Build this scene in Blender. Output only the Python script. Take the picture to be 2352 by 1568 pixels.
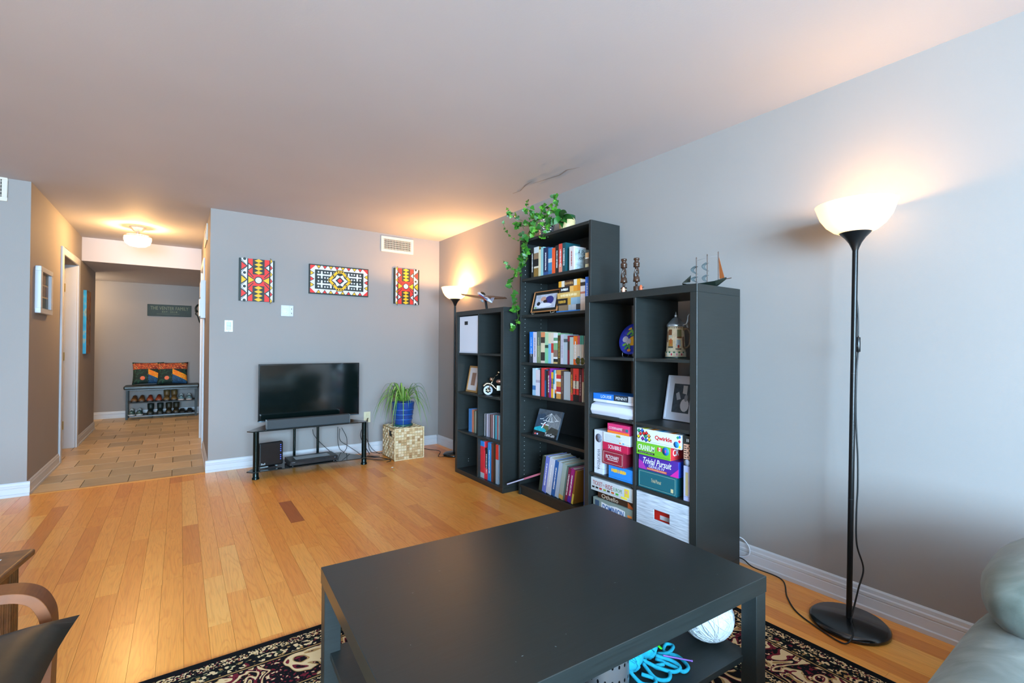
import bpy, bmesh, math, random
from math import sin, cos, pi, radians as R
from mathutils import Vector as V, Matrix as M
for o in list(bpy.data.objects): bpy.data.objects.remove(o)
S = bpy.context.scene; COL = S.collection
RND = random.Random(7)
# ------------------------------------------------------------------ camera, world, light
W_, H_ = 2352, 1568
F_, YAW, PIT, ROL, CH = 1080.87, 0.6138, 0.0087, 0.0062, 1.1606
fw = V((sin(YAW)*cos(PIT), cos(YAW)*cos(PIT), sin(PIT)))
rt0 = V((cos(YAW), -sin(YAW), 0)); up0 = rt0.cross(fw)
rt = rt0*cos(ROL)+up0*sin(ROL); up = -rt0*sin(ROL)+up0*cos(ROL)
EYE = V((0, 0, CH))
cd = bpy.data.cameras.new('camera'); cam = bpy.data.objects.new('camera', cd); COL.objects.link(cam)
cd.sensor_width = 36; cd.lens = 36*F_/W_; cd.clip_start = .02
mm = M((rt, up, -fw)).transposed().to_4x4(); mm.translation = EYE; cam.matrix_world = mm
S.camera = cam
S.view_settings.view_transform = 'Standard'; S.view_settings.look = 'None'
S.view_settings.exposure = 0.40; S.view_settings.gamma = 1.0; S.view_settings.use_curve_mapping = False
c = S.cycles; c.use_denoising = True; c.max_bounces = 9; c.diffuse_bounces = 6; c.glossy_bounces = 4
c.transmission_bounces = 6; c.sample_clamp_indirect = 6.0; c.caustics_reflective = False; c.caustics_refractive = False
wd = bpy.data.worlds.new('sky'); S.world = wd; wd.use_nodes = True
wn = wd.node_tree.nodes; bg = wn['Background']
sk = wn.new('ShaderNodeTexSky'); sk.sky_type = 'HOSEK_WILKIE'; sk.turbidity = 4; sk.sun_direction = (.3, -.5, .75)
wd.node_tree.links.new(sk.outputs[0], bg.inputs[0]); bg.inputs[1].default_value = .5
XR, YB, HC = 2.50, 5.058, 2.39           # right wall, television wall, ceiling
XHL, XHR, YS, ZS, YE = -.945, .213, 7.33, 2.115, 9.50   # hall: left, right, soffit, soffit height, end
XLW, YF = -2.9, -3.3                    # unseen left wall, window wall behind the camera
def area_light(name, loc, rot, sx, sy, energy, color):
    l = bpy.data.lights.new(name, 'AREA'); l.shape = 'RECTANGLE'; l.size = sx; l.size_y = sy; l.energy = energy; l.color = color
    o = bpy.data.objects.new(name, l); o.location = loc; o.rotation_euler = rot; COL.objects.link(o); return o
# daylight through the wide window behind the camera
area_light('window_daylight', (-.75, YF-.03, 1.17), (R(84), 0, 0), 3.5, 2.2, 1290, (.48, .75, 1.0))
def point_light(name, loc, energy, color, rad=.04, parent=None):
    l = bpy.data.lights.new(name, 'POINT'); l.energy = energy; l.color = color; l.shadow_soft_size = rad
    o = bpy.data.objects.new(name, l); o.location = loc; COL.objects.link(o); o.parent = parent; return o
# ------------------------------------------------------------------ photo pixel -> place (the distance comes from the named plane)
def ray(p): return rt*((p[0]-W_/2)/F_) - up*((p[1]-H_/2)/F_) + fw
def onx(p, x): r = ray(p); return EYE + r*(x/r.x)
def ony(p, y): r = ray(p); return EYE + r*(y/r.y)
def onz(p, z): r = ray(p); return EYE + r*((z-CH)/r.z)
def proj(P):
    v = V(P)-EYE; d = v.dot(fw); return (W_/2+F_*v.dot(rt)/d, H_/2-F_*v.dot(up)/d, d)
# ------------------------------------------------------------------ materials
def lin(h):
    if not isinstance(h, str): return tuple(h)+(1,)
    h = h.lstrip('#'); o = []
    for i in (0, 2, 4):
        u = int(h[i:i+2], 16)/255; o.append(u/12.92 if u <= .04045 else ((u+.055)/1.055)**2.4)
    return tuple(o)+(1,)
class NT:
    def __init__(s, name):
        s.m = bpy.data.materials.new(name); s.m.use_nodes = True; s.t = s.m.node_tree; s.n = s.t.nodes
        s.b = s.n['Principled BSDF']
    def N(s, kind, **k):
        n = s.n.new('ShaderNode'+kind)
        for a, v in k.items():
            if a.startswith('i_'):
                q = a[2:]; q = int(q) if q.isdigit() else q.replace('_', ' ')
                n.inputs[q].default_value = v
            else: setattr(n, a, v)
        return n
    def L(s, a, b): s.t.links.new(a, b)
    def ramp(s, fac, stops, interp='LINEAR'):
        n = s.n.new('ShaderNodeValToRGB'); n.color_ramp.interpolation = interp
        e = n.color_ramp.elements
        while len(e) > 1: e.remove(e[0])
        e[0].position = stops[0][0]; e[0].color = lin(stops[0][1])
        for p, c in stops[1:]:
            k = e.new(p); k.color = lin(c)
        if fac is not None: s.L(fac, n.inputs[0])
        return n.outputs[0]
    def mix(s, fac, a, b, mode='MIX'):
        n = s.N('Mix', data_type='RGBA', blend_type=mode)
        for i, x in ((0, fac), (6, a), (7, b)):
            if hasattr(x, 'is_linked'): s.L(x, n.inputs[i])
            elif i == 0: n.inputs[0].default_value = x
            else: n.inputs[i].default_value = lin(x)
        return n.outputs[2]
    def math(s, op, a, b=None, **k):
        n = s.N('Math', operation=op)
        for i, x in ((0, a), (1, b)):
            if x is None: continue
            if hasattr(x, 'is_linked'): s.L(x, n.inputs[i])
            else: n.inputs[i].default_value = x
        return n.outputs[0]
    def bump(s, h, strength=.2, dist=.01):
        n = s.N('Bump'); n.inputs['Strength'].default_value = strength; n.inputs['Distance'].default_value = dist
        s.L(h, n.inputs['Height']); s.L(n.outputs[0], s.b.inputs['Normal'])
    def base(s, c):
        if hasattr(c, 'is_linked'): s.L(c, s.b.inputs['Base Color'])
        else: s.b.inputs['Base Color'].default_value = lin(c)
MC = {}
def mat(c, rough=.5, metal=0, noise=0, nscale=60, bump=0, coat=0, sheen=0, emit=0, name=None, spec=None):
    key = (c, rough, metal, noise, nscale, bump, coat, sheen, emit, spec)
    if key in MC: return MC[key]
    t = NT(name or 'paint_%s' % (c if isinstance(c, str) else 'mix')); b = t.b
    t.base(c); b.inputs['Roughness'].default_value = rough; b.inputs['Metallic'].default_value = metal
    if coat: b.inputs['Coat Weight'].default_value = coat
    if sheen: b.inputs['Sheen Weight'].default_value = sheen
    if spec is not None: b.inputs['Specular IOR Level'].default_value = spec
    if emit: b.inputs['Emission Color'].default_value = lin(c); b.inputs['Emission Strength'].default_value = emit
    if noise or bump:
        tc = t.N('TexCoord'); nz = t.N('TexNoise', i_Scale=nscale, i_Detail=4.0); t.L(tc.outputs['Object'], nz.inputs['Vector'])
        if noise:
            l = lin(c); d = tuple(max(0, x*(1-noise)) for x in l[:3]); h = tuple(min(1, x*(1+noise)) for x in l[:3])
            t.base(t.ramp(nz.outputs[0], [(.3, d), (.7, h)]))
        if bump: t.bump(nz.outputs[0], bump, .004)
    MC[key] = t.m; return t.m
# ------------------------------------------------------------------ meshes
class MB:
    def __init__(s): s.v = []; s.f = []; s.m = []; s.s = []
    def add(s, vs, fs, mi=0, smooth=False, T=None):
        k = len(s.v); s.v += [(T @ V(p) if T else V(p)) for p in vs]
        for f in fs: s.f.append([i+k for i in f]); s.m.append(mi); s.s.append(smooth)
        return s
    def box(s, x0, x1, y0, y1, z0, z1, mi=0, T=None):
        p = [(x, y, z) for z in (z0, z1) for y in (y0, y1) for x in (x0, x1)]
        return s.add(p, [(0, 2, 3, 1), (4, 5, 7, 6), (0, 1, 5, 4), (2, 6, 7, 3), (0, 4, 6, 2), (1, 3, 7, 5)], mi, False, T)
    def cbox(s, c, d, mi=0, T=None):
        return s.box(c[0]-d[0]/2, c[0]+d[0]/2, c[1]-d[1]/2, c[1]+d[1]/2, c[2]-d[2]/2, c[2]+d[2]/2, mi, T)
    def lathe(s, prof, n=24, mi=0, T=None, smooth=True, cap=True, a0=0, a1=2*pi):
        full = abs(a1-a0-2*pi) < 1e-6; k = n if full else n+1
        vs = [(r*cos(a0+(a1-a0)*i/n), r*sin(a0+(a1-a0)*i/n), z) for r, z in prof for i in range(k)]
        fs = []
        for j in range(len(prof)-1):
            for i in range(n):
                i2 = (i+1) % k; fs.append((j*k+i, j*k+i2, (j+1)*k+i2, (j+1)*k+i))
        s.add(vs, fs, mi, smooth, T)
        if cap and full:
            for j, flip in ((0, True), (len(prof)-1, False)):
                if prof[j][0] > 1e-5:
                    ring = [vs[j*k+i] for i in range(k)]; s.add(ring, [list(range(k))[::-1] if flip else list(range(k))], mi, False, T)
        return s
    def cyl(s, a, b, r, n=12, mi=0, r2=None, smooth=True):
        a, b = V(a), V(b); d = b-a; q = d.to_track_quat('Z', 'Y').to_matrix().to_4x4(); q.translation = a
        return s.lathe([(r, 0), (r if r2 is None else r2, d.length)], n, mi, q, smooth)
    def tube(s, pts, r, n=8, mi=0, smooth=True):
        pts = [V(p) for p in pts]; rs = r if isinstance(r, (list, tuple)) else [r]*len(pts)
        vs = []; N = None
        for i, p in enumerate(pts):
            t = (pts[min(i+1, len(pts)-1)]-pts[max(i-1, 0)]).normalized()
            if N is None: N = t.orthogonal().normalized()
            else: N = (N-t*N.dot(t)).normalized()
            B = t.cross(N)
            vs += [p+(N*cos(2*pi*k/n)+B*sin(2*pi*k/n))*rs[i] for k in range(n)]
        fs = [(j*n+i, j*n+(i+1) % n, (j+1)*n+(i+1) % n, (j+1)*n+i) for j in range(len(pts)-1) for i in range(n)]
        fs += [list(range(n))[::-1], [(len(pts)-1)*n+i for i in range(n)]]
        return s.add(vs, fs, mi, smooth)
    def prism(s, poly, z0, z1, mi=0, T=None):
        n = len(poly); vs = [(x, y, z0) for x, y in poly]+[(x, y, z1) for x, y in poly]
        return s.add(vs, [list(range(n))[::-1], [n+i for i in range(n)]]+[(i, (i+1) % n, n+(i+1) % n, n+i) for i in range(n)], mi, False, T)
    def ball(s, c, r, n=16, mi=0, T=None, k=10):
        rx, ry, rz = r if isinstance(r, (tuple, list)) else (r, r, r)
        Q = M.Translation(V(c)) @ M.Diagonal((rx, ry, rz, 1)); Q = T @ Q if T else Q
        return s.lathe([(max(1e-6, sin(pi*j/k)), -cos(pi*j/k)) for j in range(k+1)], n, mi, Q, True, False)
    def build(s, name, mats, parent=None, loc=None, rot=None, bev=0, seg=1, sub=0, weld=False):
        me = bpy.data.meshes.new(name); me.from_pydata([tuple(p) for p in s.v], [], s.f)
        for m in (mats if isinstance(mats, (list, tuple)) else [mats]): me.materials.append(m)
        for p, mi, sm in zip(me.polygons, s.m, s.s): p.material_index = mi; p.use_smooth = sm
        if bev or weld:
            bm = bmesh.new(); bm.from_mesh(me)
            bmesh.ops.remove_doubles(bm, verts=bm.verts, dist=1e-5)
            if bev:
                es = [e for e in bm.edges if len(e.link_faces) == 2 and e.calc_face_angle(0) > R(35)]
                bmesh.ops.bevel(bm, geom=es, offset=bev, segments=seg, profile=.5, affect='EDGES', clamp_overlap=True)
            bm.to_mesh(me); bm.free()
        me.validate(); me.update()
        o = bpy.data.objects.new(name, me); COL.objects.link(o)
        if parent: o.parent = parent
        if loc is not None: o.location = loc
        if rot is not None: o.rotation_euler = rot
        if sub:
            md = o.modifiers.new('smooth', 'SUBSURF'); md.levels = md.render_levels = sub
            for p in me.polygons: p.use_smooth = True
        return o
def tag(o, label=None, cat=None, group=None, kind=None):
    if label: o['label'] = label
    if cat: o['category'] = cat
    if group: o['group'] = group
    if kind: o['kind'] = kind
    return o
def thing(name, label, cat, loc=(0, 0, 0), rz=0, group=None, rot=None):
    o = bpy.data.objects.new(name, None); COL.objects.link(o); o.empty_display_size = .05
    o.location = loc; o.rotation_euler = rot or (0, 0, rz); return tag(o, label, cat, group)
def struct(o): o['kind'] = 'structure'; return o
FACE = {'-x': ((0, -1, 0), (0, 0, 1), (-1, 0, 0)), '-y': ((1, 0, 0), (0, 0, 1), (0, -1, 0)), '+x': ((0, 1, 0), (0, 0, 1), (1, 0, 0)),
        'spine': ((0, 0, -1), (0, -1, 0), (-1, 0, 0)), '+z': ((1, 0, 0), (0, 1, 0), (0, 0, 1))}
def frameT(face, loc):
    a = FACE[face] if isinstance(face, str) else face
    m = M((V(a[0]), V(a[1]), V(a[2]))).transposed().to_4x4(); m.translation = V(loc); return m
def text(body, w, h, m, parent, loc, face, name='lettering', fit='both', shear=0, extrude=.0003, bold=0):
    cu = bpy.data.curves.new('t', 'FONT'); cu.body = body; cu.align_x = 'CENTER'; cu.align_y = 'CENTER'; cu.size = 1; cu.shear = shear
    cu.resolution_u = 2; cu.offset = bold
    o = bpy.data.objects.new('t', cu); COL.objects.link(o)
    me = bpy.data.meshes.new_from_object(o); bpy.data.objects.remove(o); bpy.data.curves.remove(cu)
    if not me.vertices: return None
    xs = [v.co.x for v in me.vertices]; ys = [v.co.y for v in me.vertices]
    cx, cy = (min(xs)+max(xs))/2, (min(ys)+max(ys))/2; sx = w/(max(xs)-min(xs)); sy = h/(max(ys)-min(ys))
    if fit == 'min': sx = sy = min(sx, sy)
    me.transform(M.Diagonal((sx, sy, 1, 1)) @ M.Translation((-cx, -cy, .0002)))
    me.name = name; me.materials.clear(); me.materials.append(m)
    t = bpy.data.objects.new(name, me); COL.objects.link(t); t.parent = parent
    t.matrix_local = frameT(face, loc); return t
def copy_tree(o, parent=None):
    c = o.copy(); COL.objects.link(c)
    if parent: c.parent = parent
    for ch in [x for x in bpy.data.objects if x.parent == o]: copy_tree(ch, c)
    return c
def bez(p, n=10):
    out = []
    P = [V(q) for q in p]; P = [2*P[0]-P[1]]+P+[2*P[-1]-P[-2]]
    for i in range(1, len(P)-2):
        for k in range(n):
            t = k/n; a, b, c_, d = P[i-1:i+3]
            out.append(.5*((2*b)+(c_-a)*t+(2*a-5*b+4*c_-d)*t*t+(3*b-a-3*c_+d)*t**3))
    out.append(P[-2]); return out
# ------------------------------------------------------------------ surfaces
def wall_mat(c, name, tex=220):
    t = NT(name); tc = t.N('TexCoord'); n1 = t.N('TexNoise', i_Scale=tex, i_Detail=3.0); n2 = t.N('TexNoise', i_Scale=1.3, i_Detail=2.0)
    t.L(tc.outputs['Object'], n1.inputs[0]); t.L(tc.outputs['Object'], n2.inputs[0])
    l = lin(c)[:3]; t.base(t.ramp(n2.outputs[0], [(.3, tuple(x*.97 for x in l)), (.7, tuple(min(1, x*1.02) for x in l))]))
    t.b.inputs['Roughness'].default_value = .75; t.b.inputs['Specular IOR Level'].default_value = .25; t.bump(n1.outputs[0], .12, .002); return t.m
M_WALL = wall_mat('96918e', 'wall_paint'); M_CEIL = wall_mat('bfbfc6', 'ceiling_paint', 140)
M_WHITE = mat('c6cad0', .4, name='white_trim_paint'); M_DARKGAP = mat('20150c', .9)
def wood_floor():
    t = NT('oak_planks'); at = t.N('Attribute', attribute_name='rnd'); g = t.N('NewGeometry')
    sp = t.N('SeparateXYZ'); t.L(g.outputs['Position'], sp.inputs[0])
    off = t.math('MULTIPLY', at.outputs['Fac'], 37.0)
    cb = t.N('CombineXYZ'); t.L(t.math('ADD', t.math('MULTIPLY', sp.outputs[0], 14.0), off), cb.inputs[0])
    t.L(t.math('ADD', t.math('MULTIPLY', sp.outputs[1], 1.3), off), cb.inputs[1]); t.L(off, cb.inputs[2])
    n1 = t.N('TexNoise', i_Scale=1.0, i_Detail=2.0, i_Distortion=.6); t.L(cb.outputs[0], n1.inputs[0])
    rings = t.math('FRACT', t.math('MULTIPLY', n1.outputs[0], 11.0))
    rg = t.ramp(rings, [(0, (.86, .70, .52)), (.25, (1, 1, 1)), (.8, (.99, .97, .94)), (1, (.86, .70, .52))])
    cb2 = t.N('CombineXYZ'); t.L(t.math('MULTIPLY', sp.outputs[0], 260.0), cb2.inputs[0]); t.L(t.math('MULTIPLY', sp.outputs[1], 9.0), cb2.inputs[1]); t.L(off, cb2.inputs[2])
    n2 = t.N('TexNoise', i_Scale=1.0, i_Detail=2.0); t.L(cb2.outputs[0], n2.inputs[0])
    pore = t.ramp(n2.outputs[0], [(.35, (.80, .80, .80)), (.55, (1, 1, 1))])
    col = t.ramp(at.outputs['Fac'], [(0, 'a85a26'), (.02, 'b86a2c'), (.04, 'd98636'), (.10, 'e8923a'), (.3, 'ee9c40'), (.6, 'f3a347'), (.85, 'f5a94c'), (1, 'f8b45a')])
    t.base(t.mix(.55, t.mix(.6, col, rg, 'MULTIPLY'), pore, 'MULTIPLY'))
    t.b.inputs['Roughness'].default_value = .34; t.b.inputs['Coat Weight'].default_value = .22; t.b.inputs['Coat Roughness'].default_value = .22
    t.bump(n2.outputs[0], .04, .001); return t.m
def tile_mat():
    t = NT('beige_stone_tile'); at = t.N('Attribute', attribute_name='rnd'); g = t.N('NewGeometry')
    mp = t.N('Mapping'); mp.inputs['Scale'].default_value = (3, 14, 3); t.L(g.outputs['Position'], mp.inputs[0])
    nz = t.N('TexNoise', i_Scale=1.6, i_Detail=5.0, i_Distortion=.5); t.L(mp.outputs[0], nz.inputs[0])
    col = t.ramp(at.outputs['Fac'], [(0, 'b5a280'), (.3, 'cbb188'), (.7, 'dabd90'), (1, 'e3caa2')])
    v = t.ramp(nz.outputs[0], [(.3, (.82, .80, .76)), (.7, (1.04, 1.03, 1.0))])
    t.base(t.mix(.9, col, v, 'MULTIPLY')); t.b.inputs['Roughness'].default_value = .38; t.bump(nz.outputs[0], .05, .002); return t.m
def plank_mesh(name, boxes, m, gap, z0, z1):
    mb = MB()
    for x0, x1, y0, y1, r in boxes: mb.box(x0+gap, x1-gap, y0+gap, y1-gap, z0, z1-(r*7 % 1)*.0004)
    o = mb.build(name, m); a = o.data.attributes.new('rnd', 'FLOAT', 'FACE')
    for i, d in enumerate(a.data): d.value = boxes[i//6][4]
    return o
M_OAK = wood_floor(); M_TILE = tile_mat()
fl = struct(MB().box(XLW, XR, YF, YB, -.06, -.013).build('floor', M_DARKGAP))
rows = []; PW = .0826; x = XR; r3 = random.Random(11)
while x > XLW:
    y = YF-r3.random()*.8
    while y < YB:
        L_ = r3.choice([.35, .45, .6, .75, .9, 1.1])*r3.uniform(.9, 1.1); y0, y1 = max(y, YF), min(y+L_, YB)
        if y1-y0 > .02: rows.append((max(x-PW, XLW), x, y0, y1, .008 if (max(x-PW, XLW) < .666 < x and y0 < 3.384 < y1) else r3.uniform(.04, 1)))
        y += L_
    x -= PW
def seen(b):
    a = 0
    for i in range(5):
        P = ((b[0]+b[1])/2, b[2]+(b[3]-b[2])*(i+.5)/5, 0); px = proj(P)
        hid = 0.39 < P[0] < 1.5 and .6 < P[1] < 1.5 or (-.35 < P[0] < 2.03 and P[1] < 2.04) or P[0] > 2.1
        if px[2] > .2 and -20 < px[0] < W_+20 and 0 < px[1] < H_+20 and not hid: a += 1/px[2]**3
    return a*(b[3]-b[2])
rows.sort(key=seen, reverse=True)
for b in rows[:295]: plank_mesh('plank', [b], M_OAK, .0004, -.013, 0).parent = fl
o = plank_mesh('plank_field', rows[295:], M_OAK, .0004, -.013, 0); o.parent = fl; o['kind'] = 'stuff'
fh = struct(MB().box(XHL-1.2, XHR+.3, YB, YE, -.06, -.009).build('floor_hall', mat('6e5f49', .9)))
k = 0; y = YB+.01
while y < YE:
    x = -2.15+(.15 if k % 2 else 0)
    while x < XHR+.3:
        x0, x1 = max(x, XHL-1.1), min(x+.3, XHR+.3)
        if x1-x0 > .03 and (x1 > XHL-.02 or y > 8.3):
            b = plank_mesh('tile', [(x0, x1, y, min(y+.3, YE), r3.random())], M_TILE, .0025, -.009, 0); b.parent = fh
        x += .3
    y += .3; k += 1
struct(MB().prism([(0, 0), (.035, 0), (.026, .006), (.009, .006)], XHL+.02, XHR-.02, T=M(((0, 0, 1, 0), (1, 0, 0, YB-.022), (0, 1, 0, 0), (0, 0, 0, 1)))).build('trim_1', mat('c98a4a', .35)))
# ---- walls (solid slabs)
def wall(name, *boxes, m=None):
    mb = MB()
    for b in boxes: mb.box(*b)
    return struct(mb.build(name, m or M_WALL))
T_ = .11
wall('wall_right', (XR, XR+T_, YF-T_, YB+T_, 0, HC))
wall('wall_back', (XHR, XR, YB, YB+T_, 0, HC))
wall('wall_back_left', (XLW, XHL, YB, YB+T_, 0, HC))
wall('wall_left', (XLW-T_, XLW, YF-T_, YB+T_, 0, HC))
WX0, WX1, WZ0, WZ1 = -2.5, 1.0, .05, 2.3
wall('wall_front', (XLW, WX0, YF-T_, YF, 0, HC), (WX1, XR, YF-T_, YF, 0, HC), (WX0, WX1, YF-T_, YF, 0, WZ0), (WX0, WX1, YF-T_, YF, WZ1, HC))
DY0, DY1, DZ = 6.24, 7.06, 2.02
wall('wall_hall_left', (XHL-T_, XHL, YB+T_, DY0, 0, HC), (XHL-T_, XHL, DY1, 8.42, 0, HC), (XHL-T_, XHL, DY0, DY1, DZ, HC))
wall('wall_hall_right', (XHR, XHR+T_, YB+T_, 6.2, 0, HC), (XHR, XHR+T_, 6.2, 6.95, 2.03, HC), (XHR, XHR+T_, 6.95, 7.35, 0, HC), (XHR+.07, XHR+.2, 7.35, YE, 0, HC))
wall('wall_hall_end', (-2.2, XHR+.2, YE, YE+T_, 0, HC))
wall('wall_hall_far_left', (-2.2-T_, -2.2, 8.42-T_, YE+T_, 0, HC), (-2.2, XHL-T_, 8.42-T_, 8.42, 0, HC))
wall('wall_closet', (-2.0-T_, -2.0, 5.6, 8.3, 0, HC), (-2.0, XHL-T_, 5.6-T_, 5.6, 0, HC), (-2.0, XHL-T_, 8.2, 8.3, 0, HC))
MB().box(-2.0, XHL-T_, 5.6, 8.2, -.06, 0).build('floor_closet', mat('8a6a45', .6))['kind'] = 'structure'
ce = struct(MB().box(XLW, XR, YF, YB+.001, HC, HC+.1).box(XHL-1.3, XHR+.3, YB+.001, YS, HC, HC+.1).build('ceiling', M_CEIL))
struct(MB().box(-2.3, XHR+.3, YS, YE+.1, ZS, HC+.1).build('ceiling_hall', M_CEIL))
def crack(pts, r):
    P = [onz(p, HC) for p in pts]; mb = MB()
    for a, b, w0, w1 in zip(P, P[1:], r, r[1:]):
        n = (b-a).normalized().cross(V((0, 0, 1))); mb.add([a-n*w0+V((0, 0, -.0006)), b-n*w1+V((0, 0, -.0006)), b+n*w1+V((0, 0, -.0006)), a+n*w0+V((0, 0, -.0006))], [(0, 1, 2, 3)])
    return mb.build('hairline_crack', mat('9c918e', .9), ce)
crack([(1178, 444), (1195, 438), (1207, 425), (1222, 416)], [.004, .004, .006, .001])
crack([(1225, 421), (1262, 409), (1285, 402), (1302, 390), (1332, 384)], [.002, .005, .007, .006, .001])
# ---- window behind the camera
w1 = thing('window_1', None, None, (0, YF-.06, 0)); w1['kind'] = 'structure'
mb = MB()
for a, b in ((WX0, WX0+.06), (WX1-.06, WX1), (-.78, -.72)): mb.box(a, b, -.03, .03, WZ0, WZ1)
for a, b in ((WZ0, WZ0+.06), (WZ1-.06, WZ1)): mb.box(WX0, WX1, -.03, .03, a, b)
mb.build('window_frame', M_WHITE, w1)
tg = NT('window_glass'); tg.b.inputs['Transmission Weight'].default_value = 1; tg.b.inputs['Roughness'].default_value = 0
for a, b in ((WX0+.06, -.78), (-.72, WX1-.06)): MB().box(a, b, -.024, -.018, WZ0+.06, WZ1-.06).build('pane', tg.m, w1)
MB().box(WX0-.05, WX1+.05, .03, .16, WZ0-.03, WZ0).build('window_sill', M_WHITE, w1)
# ---- baseboards (moulded profile)
PROF = [(0, 0), (.019, 0), (.019, .018), (.013, .022), (.012, .058), (.010, .062), (.013, .066), (.013, .078), (.009, .083), (.008, .098), (.003, .105), (0, .105)]
def baseboard(name, a, b, nrm, parent=None):
    a, b, n = V(a+(0,)), V(b+(0,)), V(nrm+(0,)); k = len(PROF)
    vs = [a+n*t+V((0, 0, z)) for t, z in PROF]+[b+n*t+V((0, 0, z)) for t, z in PROF]
    return struct(MB().add(vs, [list(range(k))[::-1], [k+i for i in range(k)]]+[(i, (i+1) % k, k+(i+1) % k, k+i) for i in range(k)]).build(name, M_WHITE))
baseboard('baseboard_right', (XR, YF), (XR, YB), (-1, 0))
baseboard('baseboard_back', (XHR-.019, YB), (XR-.019, YB), (0, -1))
baseboard('baseboard_back_left', (XLW, YB), (XHL+.019, YB), (0, -1))
baseboard('baseboard_hall_left', (XHL, YB), (XHL, DY0-.07), (1, 0))
baseboard('baseboard_hall_left_far', (XHL, DY1+.07), (XHL, 8.42), (1, 0))
baseboard('baseboard_hall_right', (XHR, YB), (XHR, 6.12), (-1, 0))
baseboard('baseboard_hall_end', (-2.2, YE), (XHR+.07, YE), (0, -1))
baseboard('baseboard_hall_right_far', (XHR+.07, 7.36), (XHR+.07, YE-.02), (-1, 0))
# ---- doors and casings in the hall
def casing(name, x, s, y0, y1, z):
    mb = MB()
    for a, b in ((y0-.07, y0), (y1, y1+.07)): mb.box(min(x, x+s*.017), max(x, x+s*.017), a, b, 0, z+.07)
    mb.box(min(x, x+s*.017), max(x, x+s*.017), y0, y1, z, z+.07)
    for a, b in ((y0-.001, y0+.015), (y1-.015, y1+.001)): mb.box(min(x, x-s*T_), max(x, x-s*T_), a, b, 0, z)
    return struct(mb.build(name, M_WHITE, bev=.003))
casing('trim_2', XHL, 1, DY0, DY1, DZ)
casing('trim_3', XHR, -1, 6.2, 6.95, 2.03)
d1 = thing('door_1', None, None, (XHL-.09, DY1-.02, .012)); d1['kind'] = 'structure'
dl = MB().box(-.76, 0, -.036, 0, 0, 1.95).build('door_leaf', M_WHITE, d1, bev=.002)
for z in (.25, 1.0, 1.75): MB().cyl((-.002, -.04, z-.045), (-.002, -.04, z+.045), .006).build('hinge', mat('b89a5a', .35, 1), d1)
MB().cyl((-.69, -.036, .98), (-.69, -.075, .98), .012).ball((-.69, -.09, .98), .026).build('door_knob', mat('c9a95c', .3, 1), dl)
d2 = thing('door_2', None, None, (XHR+.05, 6.215, .012)); d2['kind'] = 'structure'
MB().box(0, .035, 0, .72, 0, 2.0).build('door_leaf', M_WHITE, d2, bev=.002)
# ---- wall fittings
def grille(name, label, face, loc, w, h, nv, nh, border=.03):
    t = thing(name, label, 'vent', loc); Q = frameT(face, (0, 0, 0)); mw = mat('cfc6b8', .45)
    mb = MB()
    for a in ((-w/2, w/2, -h/2, -h/2+border), (-w/2, w/2, h/2-border, h/2), (-w/2, -w/2+border, -h/2+border, h/2-border), (w/2-border, w/2, -h/2+border, h/2-border)):
        mb.box(a[0], a[1], a[2], a[3], 0, .012, T=Q)
    mb.build('frame', mw, t, bev=.002)
    MB().box(-w/2+border, w/2-border, -h/2+border, h/2-border, .0005, .002, T=Q).build('duct_shadow', mat('0d0d0d', .9), t)
    for i in range(nv):
        x_ = -w/2+border+(w-2*border)*(i+.5)/nv
        MB().box(x_-.0025, x_+.0025, -h/2+border, h/2-border, .004, .010, T=Q).build('slat', mw, t)
    for i in range(nh):
        z_ = -h/2+border+(h-2*border)*(i+.5)/nh
        MB().box(-w/2+border, w/2-border, z_-.002, z_+.002, .003, .006, T=Q).build('cross_slat', mw, t)
    return t
grille('wall_vent', 'beige slatted air vent high on the wall beside the room corner', '-y', (1.98, YB, 2.275), .375, .172, 18, 5)
grille('wall_vent', 'air vent high on the wall stub beside the hall with the framed photo', '-y', (-1.22, YB, 2.33-.02), .30, .19, 14, 5)
grille('wall_vent', 'air vent on the hall wall above the white intercom', '-x', (XHR, 5.84, 2.28), .50, .17, 20, 4)
def slab(name, label, cat, c, w, h, d, parts, face='-y', m=M_WHITE):
    t = thing(name, label, cat, c); Q = frameT(face, (0, 0, 0))
    MB().box(-w/2, w/2, -h/2, h/2, 0, d, T=Q).build('plate', m, t, bev=.003, seg=2)
    for nm, a, mm_ in parts: MB().box(a[0], a[1], a[2], a[3], d-.001, d+a[4], T=Q).build(nm, mm_, t, bev=.0015)
    return t
th = slab('thermostat', 'white wall thermostat with a round dial', 'thermostat', (.853, YB, 1.487), .112, .108, .022,
     [('switch_panel', (.022, .052, -.05, .05, .004), M_WHITE), ('switch_lever', (.035, .040, .012, .026, .006), mat('4a4a4a', .5)), ('switch_lever', (.035, .040, -.03, -.016, .006), mat('4a4a4a', .5)), ('display', (-.05, .016, .026, .047, .002), mat('c9d4d8', .3))])
Q = frameT('-y', (-.017, 0, -.012)); MB().lathe([(.026, .022), (.026, .026), (.022, .027), (.021, .024), (.017, .024), (.015, .027), (0, .028)], 24, T=Q, cap=False).build('dial', mat('d5dde0', .4), th)
slab('light_switch', 'pale dimmer switch plate on the wall near the hall opening', 'switch', (.363, YB, 1.325), .068, .108, .006,
     [('rocker', (-.018, .018, 0, .036, .005), mat('aebdc2', .4)), ('rocker', (-.018, .018, -.036, -.001, .004), mat('b5b39e', .4)), ('screw', (-.003, .003, .044, .05, .001), mat('8a8a8a', .4, 1)), ('screw', (-.003, .003, -.05, -.044, .001), mat('8a8a8a', .4, 1))], m=mat('d3d8d2', .4))
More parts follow.
